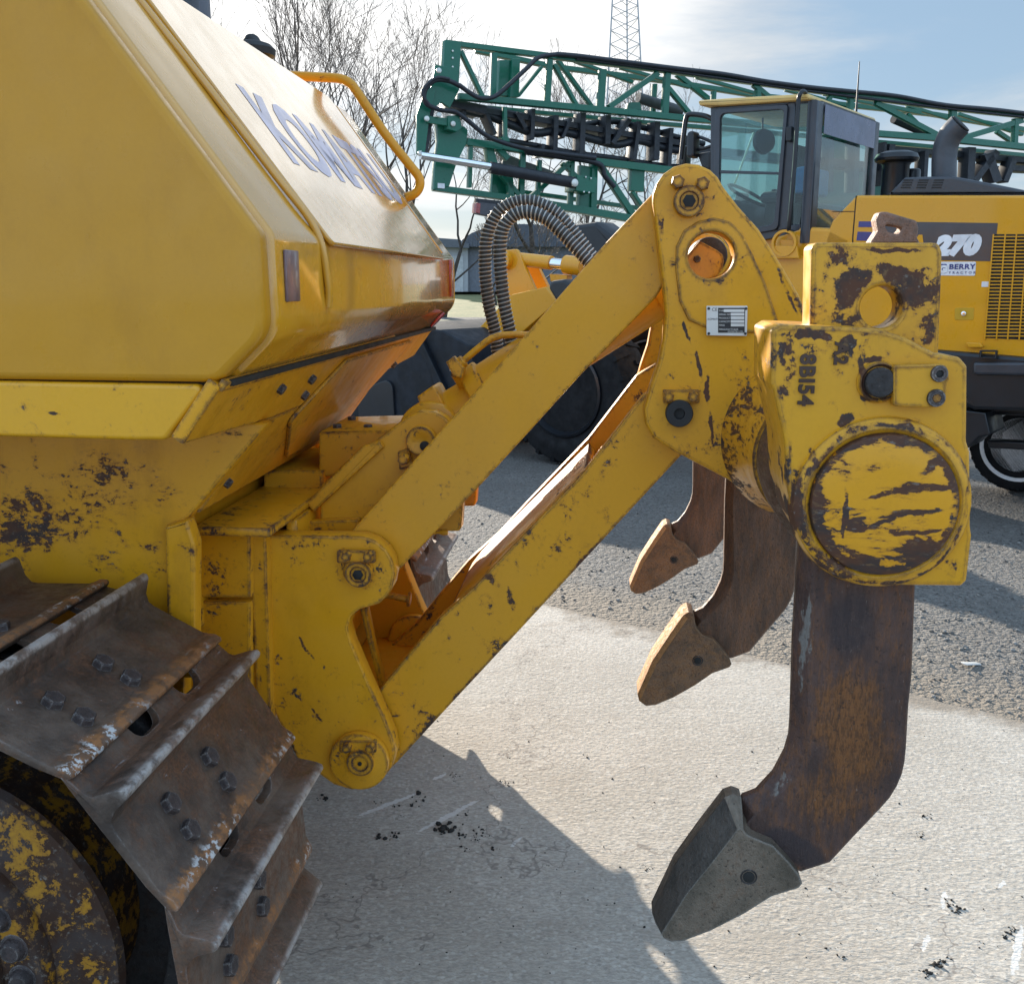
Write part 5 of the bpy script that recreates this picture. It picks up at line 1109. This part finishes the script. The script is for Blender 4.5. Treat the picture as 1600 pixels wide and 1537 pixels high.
# pale scrapes left by the grousers
def gblob(px, py, px2, py2, wpx, s):
    p, q = ground_at(px, py), ground_at(px2, py2); c_ = (p + q) / 2; e = q - p
    return ((c_.x, c_.y, 0), (0, 0, atan2(e.y, e.x)), (e.length / 2 * 1.15, wpx, .5), s)
sb = m.blobs([gblob(545, 1282, 665, 1235, .016, 1), gblob(640, 1308, 760, 1245, .016, 1), gblob(672, 1222, 700, 1208, .012, .8), gblob(1470, 1425, 1478, 1390, .010, 1), gblob(1440, 1490, 1452, 1460, .012, 1), gblob(1580, 1535, 1597, 1440, .016, 1), gblob(1560, 1390, 1570, 1375, .01, .8), gblob(790, 1330, 820, 1305, .012, .5)], .03, 30)
sb2 = m.ramp(m.f('ADD', sb, m.f('MULTIPLY', a2, .9)), .75, .95)
c = m.mix(m.f('MULTIPLY', sb2, .6), c, (.66, .65, .63))
cr_ = m.n('ShaderNodeTexVoronoi', {'Vector': m.n('ShaderNodeVectorMath', {0: m.obj, 1: m.noise(3, 4).outputs['Color']}, operation='ADD').outputs[0], 'Scale': .55}, feature='DISTANCE_TO_EDGE').outputs['Distance']
c = m.mix(m.ramp(cr_, .006, .001, 0, .5), c, (.12, .10, .09))
hh = m.f('ADD', m.f('MULTIPLY', a1, .7), m.f('ADD', m.f('MULTIPLY', a2, .5), m.f('MULTIPLY', vo.outputs['Distance'], -.25)))
hh = m.f('ADD', hh, m.f('MULTIPLY', m.noise(130, 4, .7).outputs[0], .12))
M_conc = m.done(c, .88, 0, m.bump(hh, .42, .016), spec=.25)
# concrete pad: its broken far edge runs across the picture
rnd = random.Random(3); edge_ = []
for k in range(161):
    x = -40 + k * .5; 
    if -2 < x < 8:
        for j in range(6):
            xx = x + j * .083; edge_.append((xx, 5.17 - .64 * xx + .07 * mnoise.noise((xx * 1.7, 0, 3)) + .04 * mnoise.noise((xx * 7, 2, 1))))
    else: edge_.append((x, 5.17 - .64 * x))
edge_ = [e for e in edge_ if e[1] > -38]
verts = [(-40, -40, .004), (edge_[-1][0], -40, .004)] + [(x, y, .004) for x, y in edge_[::-1]]
setting('concrete_pad', finish(verts, [tuple(range(len(verts)))]), M_conc)
m = Mat('asphalt'); M_road = m.done(m.mix(m.noise(3, 6).outputs[0], (.16, .165, .17), (.24, .245, .25)), .85, 0, m.bump(m.noise(90, 4).outputs[0], .3, .01))
setting('road', sheet(-400, 400, [28.0, 30, 32, 34, 36, 37.5], .006), M_road)
m = Mat('lawn'); g1 = m.noise(.5, 6, .7).outputs[0]; g2 = m.noise(6, 6, .75, m.map(m.obj, sc=(1, .35, 1))).outputs[0]
c = m.mix(m.ramp(g1, .35, .68), (.085, .105, .032), (.20, .18, .075)); c = m.mix(m.ramp(g2, .42, .7, 0, .6), c, (.27, .235, .12))
M_lawn = m.done(c, .95, 0, m.bump(g2, .6, .05))
setting('lawn', sheet(-400, 400, [37.5, 40, 45, 50, 55, 60, 70, 80, 90, 120, 300], .008), M_lawn)
# loose stones on the gravel, soil crumbs on the concrete
def lumps(n, fn, seed, k=1):
    rn = random.Random(seed); verts, faces = [], []
    ico = bmesh.new(); bmesh.ops.create_icosphere(ico, subdivisions=1, radius=1); iv = [v.co.copy() for v in ico.verts]; fi = [[v.index for v in f.verts] for f in ico.faces]; ico.free()
    for _ in range(n):
        q = fn(rn)
        if q is None: continue
        x, y, z, s = q; b = len(verts); M = Matrix.Rotation(rn.random() * 6.3, 3, 'Z') @ Matrix.Rotation(rn.random() * .8, 3, 'X')
        sx, sy, sz = s * rn.uniform(.7, 1.4), s * rn.uniform(.7, 1.3), s * rn.uniform(.45, .8)
        for v in iv:
            w_ = M @ Vector((v.x * sx * rn.uniform(.75, 1.2), v.y * sy * rn.uniform(.75, 1.2), v.z * sz)); verts.append((x + w_.x, y + w_.y, z + w_.z + s * .25))
        faces += [tuple(b + i for i in f) for f in fi]
    return finish(verts, faces, smooth=False)
def gp(rn):
    px, py = rn.uniform(660, 1650), 560 + 560 * rn.random() ** .8; p = ground_at(px, py)
    e = p.y + .64 * p.x - 5.17
    if e < -.02 or (e < .5 and rn.random() < .5): return None
    return (p.x, p.y, 0, .003 + .010 * rn.random() ** 4)
m = Mat('stones'); oi = m.n('ShaderNodeNewGeometry').outputs['Random Per Island']
cs = m.n('ShaderNodeValToRGB', {0: oi}); cs.color_ramp.elements[0].color = (.04, .038, .035, 1); cs.color_ramp.elements[1].color = (.23, .218, .203, 1)
M_stone = m.done(cs.outputs[0], .9)
stuff('gravel', lumps(9000, gp, 5), M_stone, 'loose grey gravel strewn beyond the edge of the concrete')
SO_ = [(600, 1310, .017, 10), (612, 1305, .014, 8), (640, 1255, .010, 5), (655, 1250, .012, 6), (690, 1298, .019, 12), (704, 1292, .017, 10), (727, 1272, .010, 5), (722, 1306, .015, 9), (727, 1328, .012, 6), (750, 1300, .011, 12), (745, 1310, .008, 10), (775, 1325, .009, 5), (620, 1262, .008, 8), (595, 1254, .010, 4), (507, 1250, .012, 8), (710, 1214, .007, 14), (790, 1225, .006, 12), (860, 1355, .007, 6), (1487, 1415, .014, 14), (1495, 1425, .010, 10), (1462, 1510, .010, 14), (1450, 1520, .010, 12), (1475, 1500, .008, 8), (1450, 1278, .008, 10), (1580, 1455, .008, 12), (1575, 1465, .007, 10), (1533, 1475, .006, 5), (1370, 1375, .005, 10), (1300, 1480, .006, 6), (1320, 1497, .006, 8), (915, 1180, .008, 6), (1440, 1305, .006, 14), (1010, 1355, .005, 12)]
def soil(rn):
    px, py, s, sp_ = soil.cur; p = ground_at(px + rn.gauss(0, 5), py + rn.gauss(0, 3.2)); return (p.x, p.y, .004, s * rn.uniform(.25, .95))
SV = []
def soil_all(rn):
    if SV: 
        px, py, s = SV.pop(); p = ground_at(px, py); return (p.x, p.y, .004, s)
    px, py = rn.uniform(480, 1640), rn.uniform(1110, 1560); p = ground_at(px, py)
    return (p.x, p.y, .004, .0008 + .0035 * rn.random() ** 4)
rr_ = random.Random(11)
for px, py, s, k in SO_:
    for _ in range(k): SV.append((px + rr_.gauss(0, 6), py + rr_.gauss(0, 3.5), s * (.85 if rr_.random() < .25 else .45) * rr_.uniform(.25, 1.0)))
stuff('soil_crumbs', lumps(900, soil_all, 8), plain('black soil', (.014, .012, .010), .95), 'crumbs and clods of black soil scattered on the pale concrete')
p = ground_at(1517, 1040)
single('metal_strip', box((p.x, p.y, .012), (.10, .035, .006), .002, (0, .15, .5)), M_plate, 'small flat pale metal scrap lying on the dirt at the concrete edge', 'scrap')
# ------------------------------------------------------------------ light and air
AZ = (-1.71, 3.0); EL = math.atan(1 / sqrt(1.71 ** 2 + 3.0 ** 2))
sd = bpy.data.lights.new('sun', 'SUN'); sd.energy = SUN_E; sd.angle = R(.55); sd.color = (1, .90, .76)
so_ = bpy.data.objects.new('sun', sd); C.objects.link(so_)
h_ = Vector((AZ[0], AZ[1], 0)).normalized(); dirs = Vector((h_.x * cos(EL), h_.y * cos(EL), sin(EL)))
so_.rotation_euler = dirs.to_track_quat('Z', 'Y').to_euler()
wd = bpy.data.worlds.new('World'); S.world = wd; wd.use_nodes = True; wt = wd.node_tree; wt.nodes.clear()
def wn(ty, ins=None, **kw):
    n = wt.nodes.new(ty)
    for k, v in kw.items(): setattr(n, k, v)
    for k, v in (ins or {}).items():
        if hasattr(v, 'node'): wt.links.new(v, n.inputs[k])
        else: n.inputs[k].default_value = v
    return n
sky = wn('ShaderNodeTexSky', sky_type='NISHITA', sun_disc=False, sun_elevation=EL, sun_rotation=atan2(AZ[0], AZ[1]) % (2 * pi), altitude=200, air_density=1.0, dust_density=.5, ozone_density=1.4)
g = wn('ShaderNodeTexCoord').outputs['Generated']
def wm(op, a, b=0.0): return wn('ShaderNodeMath', {0: a, 1: b}, operation=op).outputs[0]
sep = wn('ShaderNodeSeparateXYZ', {0: g})
zz = wm('MAXIMUM', wm('ADD', sep.outputs[2], .18), .05)
cv = wn('ShaderNodeCombineXYZ', {0: wm('DIVIDE', sep.outputs[0], zz), 1: wm('DIVIDE', sep.outputs[1], zz), 2: 0.0}).outputs[0]
n1 = wn('ShaderNodeTexNoise', {'Vector': cv, 'Scale': 1.1, 'Detail': 8, 'Roughness': .6, 'Distortion': .4}).outputs[0]
n2 = wn('ShaderNodeTexNoise', {'Vector': cv, 'Scale': .35, 'Detail': 3, 'Roughness': .5}).outputs[0]
dt = wn('ShaderNodeVectorMath', {0: g, 1: tuple(Vector((-.2, .90, .33)).normalized())}, operation='DOT_PRODUCT').outputs['Value']
near = wn('ShaderNodeMapRange', {'Value': dt, 'From Min': .90, 'From Max': .99, 'To Min': -.06, 'To Max': .34}, interpolation_type='SMOOTHSTEP').outputs[0]
near = wm('MULTIPLY', near, wn('ShaderNodeMapRange', {'Value': sep.outputs[2], 'From Min': .13, 'From Max': .22, 'To Min': .25, 'To Max': 1.0}, interpolation_type='SMOOTHSTEP').outputs[0])
sc_ = wm('ADD', wm('ADD', wm('MULTIPLY', n1, 1.15), wm('MULTIPLY', n2, .35)), near)
cm_ = wn('ShaderNodeMapRange', {'Value': sc_, 'From Min': .64, 'From Max': 1.16, 'To Min': .02, 'To Max': .97}, interpolation_type='SMOOTHSTEP').outputs[0]
glow = wn('ShaderNodeMapRange', {'Value': dt, 'From Min': .93, 'From Max': .998, 'To Min': CLOUD_LO, 'To Max': CLOUD_HI}, interpolation_type='SMOOTHSTEP').outputs[0]
glow = wm('MULTIPLY', glow, wn('ShaderNodeMapRange', {'Value': n1, 'From Min': .3, 'From Max': .7, 'To Min': .85, 'To Max': 1.12}).outputs[0])
cl = wn('ShaderNodeVectorMath', {0: (1.0, .99, .97), 3: glow}, operation='SCALE').outputs[0]
# thin haze over the blue, with fill light added overhead and behind the camera
hz = wn('ShaderNodeVectorMath', {0: HAZE_FILL, 3: wn('ShaderNodeMapRange', {'Value': sep.outputs[1], 'From Min': .72, 'From Max': .15, 'To Min': 1.0, 'To Max': BACK_FILL}, interpolation_type='SMOOTHSTEP').outputs[0]}, operation='SCALE').outputs[0]
base = wn('ShaderNodeMix', data_type='RGBA'); base.inputs[0].default_value = .86
wt.links.new(sky.outputs[0], base.inputs[6]); wt.links.new(hz, base.inputs[7])
mx = wn('ShaderNodeMix', data_type='RGBA')
wt.links.new(cm_, mx.inputs[0]); wt.links.new(base.outputs[2], mx.inputs[6]); wt.links.new(cl, mx.inputs[7])
bg = wn('ShaderNodeBackground', {'Color': mx.outputs[2], 'Strength': SKY_E})
wo = wn('ShaderNodeOutputWorld', {0: bg.outputs[0]})
S.view_settings.view_transform = 'Standard'; S.view_settings.look = 'None'; S.view_settings.exposure = EXPO; S.view_settings.gamma = 1
S.cycles.max_bounces = 6; S.cycles.transparent_max_bounces = 12
try: S.cycles.use_denoising = True
except Exception: pass
